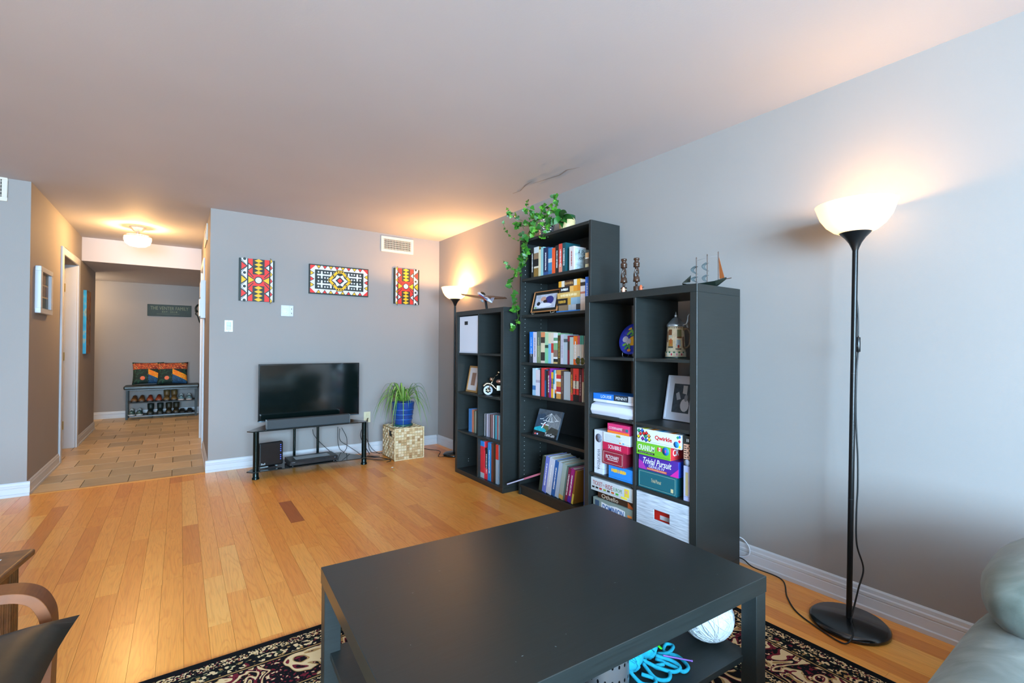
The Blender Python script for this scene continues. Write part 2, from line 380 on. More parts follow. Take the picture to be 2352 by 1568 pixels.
slab('wall_outlet', 'beige power outlet on the wall behind the television stand', 'outlet', (1.655, YB, .38), .072, .115, .006,
     [('socket', (-.016, .016, .008, .042, .003), mat('c8bd98', .45)), ('socket', (-.016, .016, -.042, -.008, .003), mat('c8bd98', .45))], m=mat('cfc5a5', .45))
slab('intercom', 'white two-part intercom box on the hall wall below an air vent', 'intercom', (XHR, 6.02, 1.63), .20, .40, .045,
     [('speaker_panel', (-.08, .08, .02, .18, .004), M_WHITE), ('handset', (-.08, .08, -.18, 0, .012), mat('d9dee6', .4))], '-x')
# ---- hall ceiling light
def shade_mat(name, col, emit, clear):
    t = NT(name); n = t.n; out = n['Material Output']; n.remove(t.b)
    e = t.N('Emission'); e.inputs[0].default_value = lin(col); e.inputs[1].default_value = emit
    d = t.N('BsdfTranslucent'); d.inputs[0].default_value = lin('f4ead8'); df = t.N('BsdfDiffuse'); df.inputs[0].default_value = lin('f4ead8')
    m1 = t.N('MixShader'); m1.inputs[0].default_value = .5; t.L(d.outputs[0], m1.inputs[1]); t.L(df.outputs[0], m1.inputs[2])
    ad = t.N('AddShader'); t.L(e.outputs[0], ad.inputs[0]); t.L(m1.outputs[0], ad.inputs[1])
    tr = t.N('BsdfTransparent'); tr.inputs[0].default_value = lin('fff2dc')
    mx = t.N('MixShader'); mx.inputs[0].default_value = clear; t.L(ad.outputs[0], mx.inputs[1]); t.L(tr.outputs[0], mx.inputs[2]); t.L(mx.outputs[0], out.inputs[0])
    return t.m
def ceiling_light(label, loc, watts):
    cl = thing('ceiling_light', label, 'ceiling light', loc)
    MB().lathe([(.075, 0), (.07, -.012), (.03, -.055), (.022, -.06)], 8, smooth=False).build('canopy', mat('c9c9cc', .35, .6), cl)
    MB().cyl((0, 0, -.06), (0, 0, -.10), .016).build('stem', mat('d0d0d0', .25, 1), cl)
    MB().lathe([(.02, -.088), (.10, -.092), (.115, -.10), (.118, -.135), (.105, -.175), (.07, -.20), (.03, -.208), (1e-5, -.21)], 32, cap=False).build('glass_shade', shade_mat('lit_frosted_glass', 'ffcf80', 1.2, .45), cl)
    MB().lathe([(.113, -.097), (.119, -.10), (.120, -.107), (.114, -.108)], 32, cap=False).build('shade_rim', mat('a98a5a', .4), cl)
    MB().lathe([(.001, -.0865), (.07, -.0875), (.07, -.0905), (.001, -.0905)], 28, cap=False).build('added_top_shield', mat('b9b4aa', .4, .5), cl)  # opaque disc added over the bulb to keep its light off the ceiling
    point_light('ceiling_bulb', (0, 0, -.145), watts, (1, .62, .28) if loc[1] < 7 else (1, .80, .60), .03, cl)
ceiling_light('glowing frosted glass ceiling light in the hall', (-.38, 6.35, HC), 82)
ceiling_light('ceiling light in the side branch at the end of the hall', (-1.45, 8.95, ZS), 55)  # invented lamp out of view, added to lift the dark hall end
# ------------------------------------------------------------------ furniture materials
def blackbrown(name, col='14161a', rough=.42):
    t = NT(name); tc = t.N('TexCoord'); mp = t.N('Mapping'); mp.inputs['Scale'].default_value = (4, 90, 90); t.L(tc.outputs['Object'], mp.inputs[0])
    n = t.N('TexNoise', i_Scale=2.0, i_Detail=5.0); t.L(mp.outputs[0], n.inputs[0]); l = lin(col)[:3]
    t.base(t.ramp(n.outputs[0], [(.3, tuple(x*.85 for x in l)), (.75, tuple(x*1.2 for x in l))]))
    t.b.inputs['Roughness'].default_value = rough; t.bump(n.outputs[0], .05, .001); return t.m
M_BB = blackbrown('black_brown_veneer', '222625', .42); M_BBT = blackbrown('black_stained_tabletop', '202423', .33)
M_BLK = mat('0c0d0f', .35, name='black_plastic'); M_BLKM = mat('121314', .3, .4, name='black_metal'); M_CORD = mat('0b0b0c', .5)
# ------------------------------------------------------------------ cube shelves
def cube_shelf(label, x0, y0, wd, ht, holes=True):
    t = thing('cube_shelf', label, 'shelf', (x0, y0, 0)); D, a, b = .39, .039, .016
    MB().box(0, D, 0, wd, ht-a, ht).build('top_panel', M_BB, t, bev=.0012); MB().box(0, D, 0, wd, 0, a).build('bottom_panel', M_BB, t, bev=.0012)
    for y_ in (0, wd-a): MB().box(0, D, y_, y_+a, a, ht-a).build('side_panel', M_BB, t, bev=.0012)
    MB().box(.004, D-.004, wd/2-b/2, wd/2+b/2, a, ht-a).build('divider', M_BB, t, bev=.0008)
    ch = (ht-2*a-3*b)/4; cw = (wd-2*a-b)/2
    for i in range(3):
        z = a+(i+1)*ch+i*b
        for y_ in (a, wd/2+b/2): MB().box(.004, D-.004, y_, y_+cw, z, z+b).build('shelf_board', M_BB, t, bev=.0008)
    return t, [a+i*(ch+b) for i in range(4)], ch
KLX, KLY, KW, KH = 2.075, 3.062, .78, 1.466
KRX, KRY, RW, RH = 2.057, 1.355, .778, 1.47
KL, KLZ, KLC = cube_shelf('black-brown cube shelf in the corner beside the lit floor lamp and white wall', KLX, KLY, KW, KH)
KR, KRZ, KRC = cube_shelf('black-brown cube shelf holding board games and a beer stein', KRX, KRY, RW, RH)
for z in (.09, .11, 1.33, 1.36): MB().cyl((.12, KW-.0395, z), (.12, KW-.0385, z), .0035, 8).build('peg_hole', mat('b9c0c0', .6), KL)
# ------------------------------------------------------------------ tall bookcase
BX, BY, BW, BH = 2.177, 2.205, .785, 1.985; BD = .273
BC = thing('tall_bookcase', 'tall black-brown bookcase with ivy trailing over its top', 'bookcase', (BX, BY, 0)); s_ = .02
for y_ in (0, BW-s_): MB().box(0, BD, y_, y_+s_, 0, BH).build('side_panel', M_BB, BC, bev=.0008)
MB().box(0, BD, s_, BW-s_, BH-.022, BH-.002).build('top_panel', M_BB, BC, bev=.0008)
MB().box(BD-.006, BD-.002, s_, BW-s_, .05, BH-.02).build('back_panel', mat('17191a', .5), BC)
BZ = [.08, .478, .785, 1.032, 1.398, 1.680]
for i, z in enumerate(BZ): MB().box(.004 if i else .002, BD-.006, s_, BW-s_, z-.02, z).build('shelf_board', M_BB, BC, bev=.0008)
MB().box(.012, .026, s_, BW-s_, 0, .06).build('plinth', M_BB, BC, bev=.0008)
mb = MB()
for z in [i*.032+.12 for i in range(58)]:
    if any(abs(z-q) < .02 for q in BZ) or (.62 < z < .70) or (1.2 < z < 1.24): continue
    for x_ in (.04, .20): mb.cyl((x_, BW-s_+.0002, z), (x_, BW-s_-.0006, z), .0026, 6)
o = mb.build('peg_holes', mat('c5ccca', .6), BC); o['kind'] = 'stuff'
# ------------------------------------------------------------------ coffee table
ct = thing('coffee_table', 'large black-brown coffee table with lower shelf standing on the patterned rug', 'table', (.374, 1.582, 0), rot=(0, 0, math.atan2(-.054, 1.158)))
LW, LD = 1.16, .787
MB().box(0, LW, -LD, 0, .40, .45).build('tabletop', M_BBT, ct, bev=.0015)
for x_ in (.002, LW-.052):
    for y_ in (-LD+.002, -.052): MB().box(x_, x_+.05, y_, y_+.05, .009, .3995).build('leg', M_BB, ct, bev=.0015)
MB().box(.02, LW-.02, -LD+.045, -.02, .178, .198).build('lower_shelf', M_BB, ct, bev=.001)
mb = MB(); q = random.Random(5)
for i in range(26):
    a = q.uniform(.1, LW-.05); b = -q.uniform(.08, LD-.05); l = q.uniform(.001, .006); an = q.uniform(0, pi)
    mb.cbox((0, 0, 0), (l, .0012, .0002), T=M.Translation((a, b, .4502)) @ M.Rotation(an, 4, 'Z'))
mb.build('scratch_marks', mat('6f7774', .6), ct)['kind'] = 'stuff'
# ------------------------------------------------------------------ floor lamps
def floor_lamp(label, x_, y_, hh, tilt, energy, r0, R0, em, clear, segs):
    t = thing('floor_lamp', label, 'lamp', (x_, y_, 0), group=None)
    MB().lathe([(r0-.004, 0), (r0, .004), (r0, .016), (r0-.012, .027), (.03, .030), (.012, .034)], 40).build('base', mat('0e0f10', .22, .1, coat=.3), t)
    P = lambda z: V((tilt[0]*z/hh, tilt[1]*z/hh, z)); zt = hh-.185
    MB().cyl(P(.03), P(zt), .0105, 14).build('pole', M_BLKM, t)
    mb = MB()
    for k in range(1, segs): mb.cyl(P(zt*k/segs-.001), P(zt*k/segs+.001), .011, 14)
    mb.build('pole_joint', mat('3b3d40', .3, .6), t)
    Q = M.Translation(P(zt))
    MB().lathe([(.011, -.01), (.014, 0), (.022, .02), (.036, .042), (.058, .066), (.060, .068)], 28, T=Q).build('cone', mat('16181a', .3, .3), t)
    prof = [(.058, .064), (.078, .074), (.105, .098), (.126, .13), (R0, .178), (R0+.003, .185), (R0-.001, .185), (.121, .131), (.10, .102), (.075, .079), (.05, .070), (.001, .069)]
    MB().lathe(prof, 40, T=Q, cap=False).build('shade', shade_mat('lit_lamp_shade_%d' % len(bpy.data.materials), 'ffd798', em, clear), t)
    MB().lathe([(.001, .07), (.02, .072), (.022, .09), (.02, .095)], 14, T=Q).build('bulb_socket', mat('e8e8e8', .4), t)
    bm = NT('lit_bulb'); bm.b.inputs['Emission Color'].default_value = lin('ffd9a0'); bm.b.inputs['Emission Strength'].default_value = 12
    MB().ball(P(zt)+V((0, 0, .122)), (.026, .026, .03), 14).build('bulb', bm.m, t)
    point_light('lamp_light', P(zt)+V((0, 0, .150)), energy, (1, .50, .16), .03, t)
    return t, P
LR, LRP = floor_lamp('black floor lamp with white bowl shade beside the grey sofa', 2.298, .802, 1.765, (.024, -.018), 8.5, .142, .142, .75, .06, 3)
LL, LLP = floor_lamp('black floor lamp glowing in the corner behind the cube shelf', 2.374, 4.42, 1.77, (0, 0), 66, .115, .142, 1.3, .16, 3)
def wcord(name, pts, r, label=None, parent=None, m=M_CORD, n=8, cat='cable', grp=None, sides=6):
    P = bez(pts, n)
    if parent: P = [p-parent.location for p in P]
    o = MB().tube(P, r, sides).build(name, m, parent)
    return tag(o, label, cat, grp) if label else o
L0 = V((2.298, .802, 0))
def onpole(p, dx=0):
    d = V((sin(YAW), cos(YAW), 0)); r = ray(p); return EYE+r*((L0-EYE).dot(d)/r.dot(d))
cp = [onpole(p) for p in ((1963, 668), (1968, 690), (1971, 730), (1971, 775))]
wcord('cord', cp, .003, parent=LR)
a_, b_ = onpole((1971, 774)), onpole((1971, 808)); v_ = (a_-b_).normalized()
MB().cyl(b_-L0, a_-L0, .009, 10).build('switch', M_BLK, LR, bev=.002)
MB().cbox(onpole((1966, 794))-L0, (.012, .012, .006)).build('switch_slider', mat('2b2d30', .4), LR)
g0 = [onpole(p) for p in ((1971, 806), (1967, 860), (1966, 960), (1970, 1050), (1970, 1120), (1967, 1180), (1968, 1250), (1983, 1305), (1972, 1350), (1960, 1400))]
g1 = [V((2.285, .79, .033)), V((2.25, .775, .034)), V((2.21, .76, .033)), V((2.170, .745, .026)), V((2.13, .76, .006)), onz((1885, 1446), .004), onz((1820, 1405), .004), onz((1808, 1370), .004), onz((1795, 1330), .004), V((2.44, 1.28, .02)), V((2.467, 1.36, .03)), V((2.466, 1.5, .01))]
g1[6] = onz((1830, 1405), .004)
wcord('cord', g0+g1, .0032, parent=LR)
q = onz((1702, 1258), .05)
wcord('power_cable', [V((2.462, 1.42, .13)), V((2.474, 1.36, .135)), V((2.470, 1.315, .10)), V((2.472, 1.33, .05)), V((2.466, 1.43, .02)), V((2.466, 1.55, .004))], .003, 'white cable looping out from behind the game shelf by the baseboard', m=mat('d5dde8', .5))
MB().cyl((0, 0, 0), (0, 0, .03), .004).build('cord_exit', M_BLK, LL, loc=(.02, 0, .03))
wcord('cord', [V((2.39, 4.42, .05)), V((2.43, 4.40, .05)), V((2.47, 4.36, .02)), V((2.44, 4.38, .006)), V((2.30, 4.40, .006)), V((2.20, 4.43, .006)), V((2.31, 4.62, .012)), V((2.26, 4.80, .006)), V((2.18, 4.93, .006)), V((2.06, 4.90, .006)), V((1.95, 4.91, .006)), V((1.75, 4.93, .006)), V((1.66, 4.99, .05)), V((1.655, 5.04, .35))], .0032, parent=LL)
# ------------------------------------------------------------------ television corner
ST = thing('tv_stand', 'low black glass television stand with chrome-black tube legs', 'tv stand', (1.005, 4.70, 0))
tgl = NT('black_glass'); tgl.base('1b2324'); tgl.b.inputs['Roughness'].default_value = .06; tgl.b.inputs['Coat Weight'].default_value = .5
poly = [(-.535, -.115), (-.50, -.16), (.47, -.16), (.50, -.11), (.33, .21), (-.33, .21)]
for nm, z in (('top_shelf', .407), ('bottom_shelf', .062)):
    MB().prism(poly, z, z+.008).build(nm, tgl.m, ST, bev=.0015)
for x_, y_, r_ in ((-.465, -.125, .023), (.465, -.125, .023), (-.107, .17, .012), (.105, .17, .012)):
    MB().lathe([(r_*1.25, 0), (r_*1.25, .012), (r_, .02), (r_, .062)], 18, T=M.Translation((x_, y_, 0))).lathe([(r_, .070), (r_, .4065)], 18, T=M.Translation((x_, y_, 0))).build('leg', mat('16211f', .22, .7), ST)
TV = thing('television', 'flat black television standing on the glass stand', 'television', (1.03, 4.80, .416))
TVp = lambda p: ony(p, 4.80)-V((1.03, 4.80, .416))
x0, x1, z0, z1 = -.452, .452, .042, .562
mb = MB(); b_ = .012
for a in ((x0, x1, z1-b_, z1), (x0, x0+b_, z0, z1-b_), (x1-b_, x1, z0, z1-b_), (x0, x1, z0-.004, z0+.012)): mb.box(a[0], a[1], -.018, .012, a[2], a[3])
mb.build('bezel', mat('0c0e10', .18, .1, coat=.4), TV, bev=.002)
sm = NT('screen_glass'); sm.base('07100f'); sm.b.inputs['Roughness'].default_value = .09; sm.b.inputs['Specular IOR Level'].default_value = .75
MB().box(x0+b_-.001, x1-b_+.001, -.0155, -.005, z0+.011, z1-b_+.001).build('screen', sm.m, TV)
MB().box(x0+.02, x1-.02, .012, .045, z0+.03, z1-.03).build('back_shell', M_BLK, TV, bev=.01)
MB().box(x0+.002, x1-.002, -.0192, -.0182, z0-.002, z0+.004).build('trim_strip', mat('8aa0ad', .2, .8), TV)
MB().box(-.05, .05, -.0, .04, .008, .09).build('neck', M_BLK, TV); MB().box(-.24, .24, -.05, .13, 0, .009).build('foot', M_BLK, TV, bev=.004)
SB = thing('soundbar', 'grey mesh soundbar lying in front of the television', 'speaker', (.976, 4.60, .4155))
MB().box(-.353, .353, -.035, .035, 0, .082).build('body', mat('34393c', .75, noise=.35, nscale=400, bump=.3), SB, bev=.006, seg=2)
for s2 in (-1, 1): MB().cbox((s2*.3545, 0, .041), (.006, .071, .08)).build('end_cap', mat('8d979c', .35, .6), SB, bev=.003)
RT = thing('modem', 'upright black modem with a row of blue lights', 'modem', (.664, 4.645, .0706), R(8))
MB().prism([(-.055, 0), (.07, 0), (.07, .018), (-.055, .018)], -.028, .028, T=M(((0, 0, 1, 0), (1, 0, 0, 0), (0, 1, 0, 0), (0, 0, 0, 1)))).build('foot', M_BLK, RT)
MB().box(-.098, .098, -.02, .02, .016, .222).build('body', mat('0a0c0e', .3, noise=.5, nscale=300), RT, bev=.01, seg=2)
bl = mat('3a5bff', .4, emit=2.5)
for i in range(8):
    if i != 4: MB().box(.074, .080, -.0208, -.0195, .190-i*.018, .195-i*.018).build('indicator_light', bl, RT)
text('Bell', .032, .016, mat('c6cdd2', .4), RT, (-.066, -.0205, .040), '-y')
MB().box(-.09, .05, -.024, -.02, .010, .018).build('foot_trim', mat('8f9a9c', .4), RT)
DV = thing('dvd_player', 'slim black disc player with a paper label on the lower glass shelf', 'disc player', (1.01, 4.665, .0706), R(2))
MB().box(-.21, .21, -.105, .105, .006, .05).build('body', mat('14181b', .35), DV, bev=.003)
MB().box(-.207, .207, -.108, -.104, .03, .046).build('disc_tray_front', mat('262c30', .2, .3), DV)
MB().box(-.15, .15, -.06, .05, .0498, .0506).build('top_label', mat('a9b2b6', .5), DV)
MB().box(.175, .185, -.109, -.107, .034, .040).build('button', mat('6f7c86', .4), DV)
text('SONY', .03, .006, mat('98a4ab', .4), DV, (-.18, -.1086, .036), '-y')
for x_ in (-.18, .18): MB().cyl((x_, -.08, 0), (x_, -.08, .007), .012, 10).build('foot', M_BLK, DV)
cpts = [([(835, 985), (843, 1010), (860, 1035), (900, 1052)], 'thin black cable dropping from the television to the disc player'),
        ([(718, 986), (722, 1000), (742, 1022), (770, 1044), (790, 1044)], 'black cable sweeping to the disc player behind the stand'),
        ([(776, 980), (776, 1010), (780, 1030), (792, 1044), (770, 1066)], 'black cable hanging straight behind the glass stand'),
        ([(785, 982), (796, 1005), (796, 1028), (788, 1040)], 'thin cable looping behind the glass stand near the outlet'),
        ([(780, 984), (781, 1010), (800, 1024), (826, 1042), (840, 1060)], 'cable sagging low toward the outlet end of the stand')]
for pts, lb in cpts:
    wcord('cable', [ony(p, 4.93) for p in pts], .0028, lb)
wcord('cable', [V((1.655, 5.03, .37)), V((1.64, 5.0, .36)), ony((828, 1000), 4.96), ony((850, 1045), 4.95), V((1.60, 4.86, .006)), V((1.70, 4.78, .006))], .004, 'black power cable hanging from the outlet behind the stand')
for i, pts in enumerate([[(1.40, 4.86), (1.50, 4.80), (1.58, 4.70), (1.66, 4.62), (1.72, 4.60)], [(1.42, 4.90), (1.55, 4.86), (1.64, 4.76), (1.70, 4.66), (1.735, 4.56)], [(1.45, 4.78), (1.56, 4.74), (1.66, 4.70), (1.72, 4.52), (1.66, 4.47)]]):
    wcord('floor_cable', [V((a, b, .006+.004*i)) for a, b in pts], .0032, 'tangled black cable on the floor between stand and woven cube', grp='cables tangled on the floor beside the woven cube')
# ------------------------------------------------------------------ rug
RX0, RX1, RY0, RY1 = -.38, 2.03, -.62, 2.045
def rug_mat():
    t = NT('persian_rug_pile'); tc = t.N('TexCoord'); sp = t.N('SeparateXYZ'); t.L(tc.outputs['Object'], sp.inputs[0])
    dx = t.math('SUBTRACT', (RX1-RX0)/2, t.math('ABSOLUTE', sp.outputs[0])); dy = t.math('SUBTRACT', (RY1-RY0)/2, t.math('ABSOLUTE', sp.outputs[1]))
    d = t.math('MINIMUM', dx, dy)
    K, TAN, BUR, BEI, GRN = '0e0f12', 'a5804f', '6a1f2a', 'd6b98c', '39402e'
    n1 = t.N('TexNoise', i_Scale=9.0, i_Detail=1.2, i_Distortion=1.3); t.L(tc.outputs['Object'], n1.inputs[0])
    sc = t.ramp(n1.outputs[0], [(0, K), (.36, BUR), (.395, K), (.45, TAN), (.475, BEI), (.545, BUR), (.575, K), (.64, BEI), (.665, TAN), (.70, K)], 'CONSTANT')
    n4 = t.N('TexNoise', i_Scale=60.0, i_Detail=1.0); t.L(tc.outputs['Object'], n4.inputs[0])
    fleck = t.ramp(n4.outputs[0], [(0, BUR), (.38, K), (.41, K), (.60, BUR), (.66, BEI)], 'CONSTANT')
    msk = t.ramp(n1.outputs[0], [(0, (0, 0, 0)), (.45, (1, 1, 1)), (.575, (0, 0, 0)), (.64, (1, 1, 1)), (.70, (0, 0, 0))], 'CONSTANT')
    sc = t.mix(msk, fleck, sc)
    n2 = t.N('TexNoise', i_Scale=6.0, i_Detail=1.0, i_Distortion=1.5); t.L(tc.outputs['Object'], n2.inputs[0])
    fld = t.ramp(n2.outputs[0], [(0, K), (.40, TAN), (.43, BEI), (.47, BUR), (.49, K), (.58, BEI), (.62, TAN), (.645, BUR), (.66, K)], 'CONSTANT')
    v = t.N('TexVoronoi', i_Scale=190.0); t.L(tc.outputs['Object'], v.inputs[0])
    vs = t.N('SeparateXYZ'); t.L(v.outputs['Color'], vs.inputs[0])
    fine = t.ramp(vs.outputs[0], [(0, K), (.34, BEI), (.55, TAN), (.62, K), (.80, BUR), (.88, BEI)], 'CONSTANT')
    v2 = t.N('TexVoronoi', i_Scale=100.0); t.L(tc.outputs['Object'], v2.inputs[0]); vs2 = t.N('SeparateXYZ'); t.L(v2.outputs['Color'], vs2.inputs[0])
    med = t.ramp(vs2.outputs[1], [(0, K), (.42, GRN), (.52, BEI), (.66, TAN), (.72, K), (.85, BUR), (.92, BEI)], 'CONSTANT')
    def band(a, b): return t.math('MULTIPLY', t.math('GREATER_THAN', d, a), t.math('LESS_THAN', d, b))
    col = t.mix(band(.032, .070), K, fine); col = t.mix(band(.080, .122), col, med); col = t.mix(band(.128, .134), col, TAN)
    col = t.mix(band(.140, .305), col, sc); col = t.mix(band(.311, .316), col, TAN); col = t.mix(band(.322, .352), col, fine); col = t.mix(band(.358, .392), col, med); col = t.mix(band(.40, 9), col, fld)
    t.base(col); t.b.inputs['Roughness'].default_value = .95; t.b.inputs['Specular IOR Level'].default_value = .1
    n3 = t.N('TexNoise', i_Scale=600.0); t.L(tc.outputs['Object'], n3.inputs[0]); t.bump(n3.outputs[0], .5, .003); return t.m
hx, hy = (RX1-RX0)/2, (RY1-RY0)/2
tag(MB().box(-hx, hx, -hy, hy, .0005, .0085).build('rug', rug_mat(), loc=((RX0+RX1)/2, (RY0+RY1)/2, 0), bev=.003),
    'black, beige and burgundy floral rug under the coffee table', 'rug')
# ------------------------------------------------------------------ woven cube
wb = thing('woven_cube', 'woven seagrass storage cube under the blue plant pot', 'basket', (1.91, 4.68, 0))
def weave_mat():
    t = NT('woven_seagrass'); at = t.N('Attribute', attribute_name='rnd'); tc = t.N('TexCoord')
    n = t.N('TexNoise', i_Scale=160.0, i_Detail=2.0); t.L(tc.outputs['Object'], n.inputs[0])
    c1 = t.ramp(at.outputs['Fac'], [(0, 'a07a50'), (.25, 'bd9c70'), (.6, 'd2b78c'), (1, 'e2d0b0')])
    t.base(t.mix(.6, c1, t.ramp(n.outputs[0], [(.3, (.78, .76, .7)), (.7, (1, 1, 1))]), 'MULTIPLY')); t.b.inputs['Roughness'].default_value = .7; t.bump(n.outputs[0], .3, .002); return t.m
M_WV = weave_mat(); wx, wy, wz = .158, .178, .322
MB().box(-wx+.006, wx-.006, -wy+.006, wy-.006, .002, wz-.004).build('inner_box', mat('8a6a3c', .8), wb)
def woven(face, w, h, off, nx, nz, skip=()):
    mb = MB(); vals = []; q = random.Random(nx*31+nz)
    T0 = frameT(face, off)
    for i in range(nx):
        for j in range(nz):
            x0 = -w/2+w*i/nx; z0 = -h/2+h*j/nz; e = .0006; p = .004 if (i+j) % 2 else .0015
            if (i, j) in skip: continue
            a, b, c_, d_ = x0+e, x0+w/nx-e, z0+e, z0+h/nz-e; u = (b-a)*.18; r_ = (d_-c_)*.18
            mb.add([(a, c_, -.003), (b, c_, -.003), (b, d_, -.003), (a, d_, -.003), (a+u, c_+r_, p), (b-u, c_+r_, p), (b-u, d_-r_, p), (a+u, d_-r_, p)], [(4, 5, 6, 7), (0, 1, 5, 4), (1, 2, 6, 5), (2, 3, 7, 6), (3, 0, 4, 7)], T=T0); vals += [q.random()]*5
    o = mb.build('weave', M_WV, wb); o['kind'] = 'stuff'; a = o.data.attributes.new('rnd', 'FLOAT', 'FACE')
    for d_, v_ in zip(a.data, vals): d_.value = v_
woven('-y', 2*wx-.024, wz-.02, (0, -wy+.003, wz/2), 10, 11)
woven((((0, -1, 0)), (0, 0, 1), (-1, 0, 0)), 2*wy-.02, wz-.02, (-wx+.003, 0, wz/2), 11, 11, {(6, 8), (7, 8), (6, 9), (7, 9)})
woven('+z', 2*wx-.02, 2*wy-.02, (0, 0, wz-.002), 10, 11)
M_CAN = mat('d9c298', .6, noise=.2, nscale=80)
for x_ in (-wx+.004, wx-.004): MB().cyl((x_, -wy+.002, .002), (x_, -wy+.002, wz), .006, 8).build('edge_cane', M_CAN, wb)
for z_ in (.006, wz-.006): MB().cyl((-wx, -wy+.001, z_), (wx, -wy+.001, z_), .006, 8).build('edge_cane', M_CAN, wb)
MB().cbox((-wx+.003, -.06, .262), (.004, .07, .05)).build('handle_slot', mat('12180f', .9), wb)
# ------------------------------------------------------------------ spider plant in blue pot
sp = thing('potted_spider_plant', 'spider plant in a glossy blue pot on the woven cube', 'plant', (1.895, 4.645, .328))
MB().lathe([(.084, .016), (.088, .02), (.116, .232), (.119, .236), (.119, .243), (.110, .243), (.108, .225), (0, .222)], 36, cap=False).build('pot', mat('164284', .28, coat=.3, noise=.08, nscale=20), sp)
MB().lathe([(.095, 0), (.10, .004), (.098, .018), (.086, .02), (0, .02)], 36).build('saucer', mat('1c4a4a', .35), sp)
mb = MB()
for z_ in (.07, .12, .17): mb.lathe([(.0895+z_*.128, z_-.003), (.0905+z_*.128, z_), (.0895+z_*.128, z_+.003)], 36, cap=False)
mb.build('pot_rib', mat('2a5ca6', .3), sp)
MB().lathe([(.001, .226), (.107, .224)], 24, cap=False).build('soil', mat('2a1d12', .95), sp)
def strap_leaf(P, w, fold=.35):
    mb = MB(); n = len(P); vs = []
    for i, p in enumerate(P):
        t = (P[min(i+1, n-1)]-P[max(i-1, 0)]).normalized(); s = t.cross(V((0, 0, 1)))
        s = s.normalized() if s.length > 1e-4 else V((1, 0, 0)); nn = s.cross(t)
        ww = w*(1-(i/(n-1))**2.2)*(.55+.45*min(1, i/3))+.0004; vs += [p-s*ww+nn*ww*fold, p, p+s*ww+nn*ww*fold]
    fs = [f for i in range(n-1) for f in ((i*3, i*3+1, i*3+4, i*3+3), (i*3+1, i*3+2, i*3+5, i*3+4))]
    mi = [0]*len(fs); mb.add(vs, fs, 0, True); return mb
def leaf_mat(c1, c2, c3=None):
    t = NT('leaf_green'); oi = t.N('ObjectInfo'); st = [(0, c1), (1, c2)] if not c3 else [(0, c1), (.6, c2), (1, c3)]
    t.base(t.ramp(oi.outputs['Random'], st)); t.b.inputs['Roughness'].default_value = .45
    t.b.inputs['Subsurface Weight'].default_value = 0; return t.m
M_SPL = leaf_mat('3f6f22', '6f9c3c', '9bb862')
q = random.Random(21)
for i in range(70):
    az = q.uniform(0, 2*pi); k = q.random(); reach = q.uniform(.17, .32); rise = q.uniform(.07, .20); drop = q.uniform(.02, .26) if k < .8 else q.uniform(-.06, .03)
    if -2.2 < az-2*pi*(az > pi) < -.95 and k < .7: az += 1.3
    if i == 0: reach, rise, drop = .02, .02, -.20
    if i == 1: az, reach, rise, drop = .2, .34, .17, .12
    if i == 2: az, reach, rise, drop = pi+.3, .36, .12, .16
    P = []
    if sin(az) > .2: reach *= .75
    for j in range(12):
        u = j/11; r_ = .015+reach*(u**.8); z_ = .225+rise*4*u*(1-u)*1.1-drop*u**2.2
        if r_ < .125 and z_ < .246: z_ = .247
        P.append(V((r_*cos(az), r_*sin(az), z_)))
    strap_leaf(P, q.uniform(.005, .0085) if i else .006).build('leaf', M_SPL, sp)
# fallen bits on the floor
for i, p in enumerate(((901, 1073), (905, 1079))):
    c_ = onz(p, .003); tag(MB().ball((0, 0, 0), (.012, .006, .003), 8).build('fallen_leaf', mat(('dfe6e0', '9fae5a')[i], .6), loc=c_, rot=(0, 0, i)), ('tiny white scrap on the floorboards in front of the woven cube', 'small curled green leaf bit fallen on the floorboards')[i], 'debris')
# ------------------------------------------------------------------ sofa
def suede():
    t = NT('grey_green_suede'); tc = t.N('TexCoord'); n = t.N('TexNoise', i_Scale=7.0, i_Detail=5.0, i_Distortion=1.2); n2 = t.N('TexNoise', i_Scale=320.0)
    t.L(tc.outputs['Object'], n.inputs[0]); t.L(tc.outputs['Object'], n2.inputs[0])
    t.base(t.ramp(n.outputs[0], [(.3, '58625a'), (.5, '707a72'), (.7, '88928a')])); t.b.inputs['Roughness'].default_value = .9; t.b.inputs['Sheen Weight'].default_value = .3
    t.b.inputs['Specular IOR Level'].default_value = .15; t.bump(n2.outputs[0], .15, .002); return t.m
M_SUE = suede()
so = thing('sofa', 'grey-green suede sofa with a plump rolled arm beside the floor lamp', 'sofa', (1.33, -.2, 0))
def puff(x0, x1, y0, y1, z0, z1, r, name, parent, m, e=3.2, n=28, k=16, wr=.004):
    cx, cy, cz = (x0+x1)/2, (y0+y1)/2, (z0+z1)/2; a, b, c_ = (x1-x0)/2, (y1-y0)/2, (z1-z0)/2; mb = MB(); vs = []
    f_ = lambda v, p: math.copysign(abs(v)**p, v)
    for j in range(k+1):
        ph = -pi/2+pi*j/k
        for i in range(n):
            th = 2*pi*i/n; p = 2/e
            d_ = 1+wr*8*sin(9*th+3*ph)*cos(ph)*cos(5*ph)
            vs.append((cx+a*f_(cos(ph), 2/r)*f_(cos(th), p)*d_, cy+b*f_(cos(ph), 2/r)*f_(sin(th), p)*d_, cz+c_*f_(sin(ph), 2/r)))
    fs = [(j*n+i, j*n+(i+1) % n, (j+1)*n+(i+1) % n, (j+1)*n+i) for j in range(k) for i in range(n)]
    mb.add(vs, fs, 0, True); return mb.build(name, m, parent)
puff(-.97, .88, -.42, .56, .05, .458, 4.0, 'seat_base', so, M_SUE, 7, 64, 20, 0)
puff(.345, .90, -.40, .525, .36, .648, 2.7, 'arm', so, M_SUE, 4.5, 56, 28, .0012)
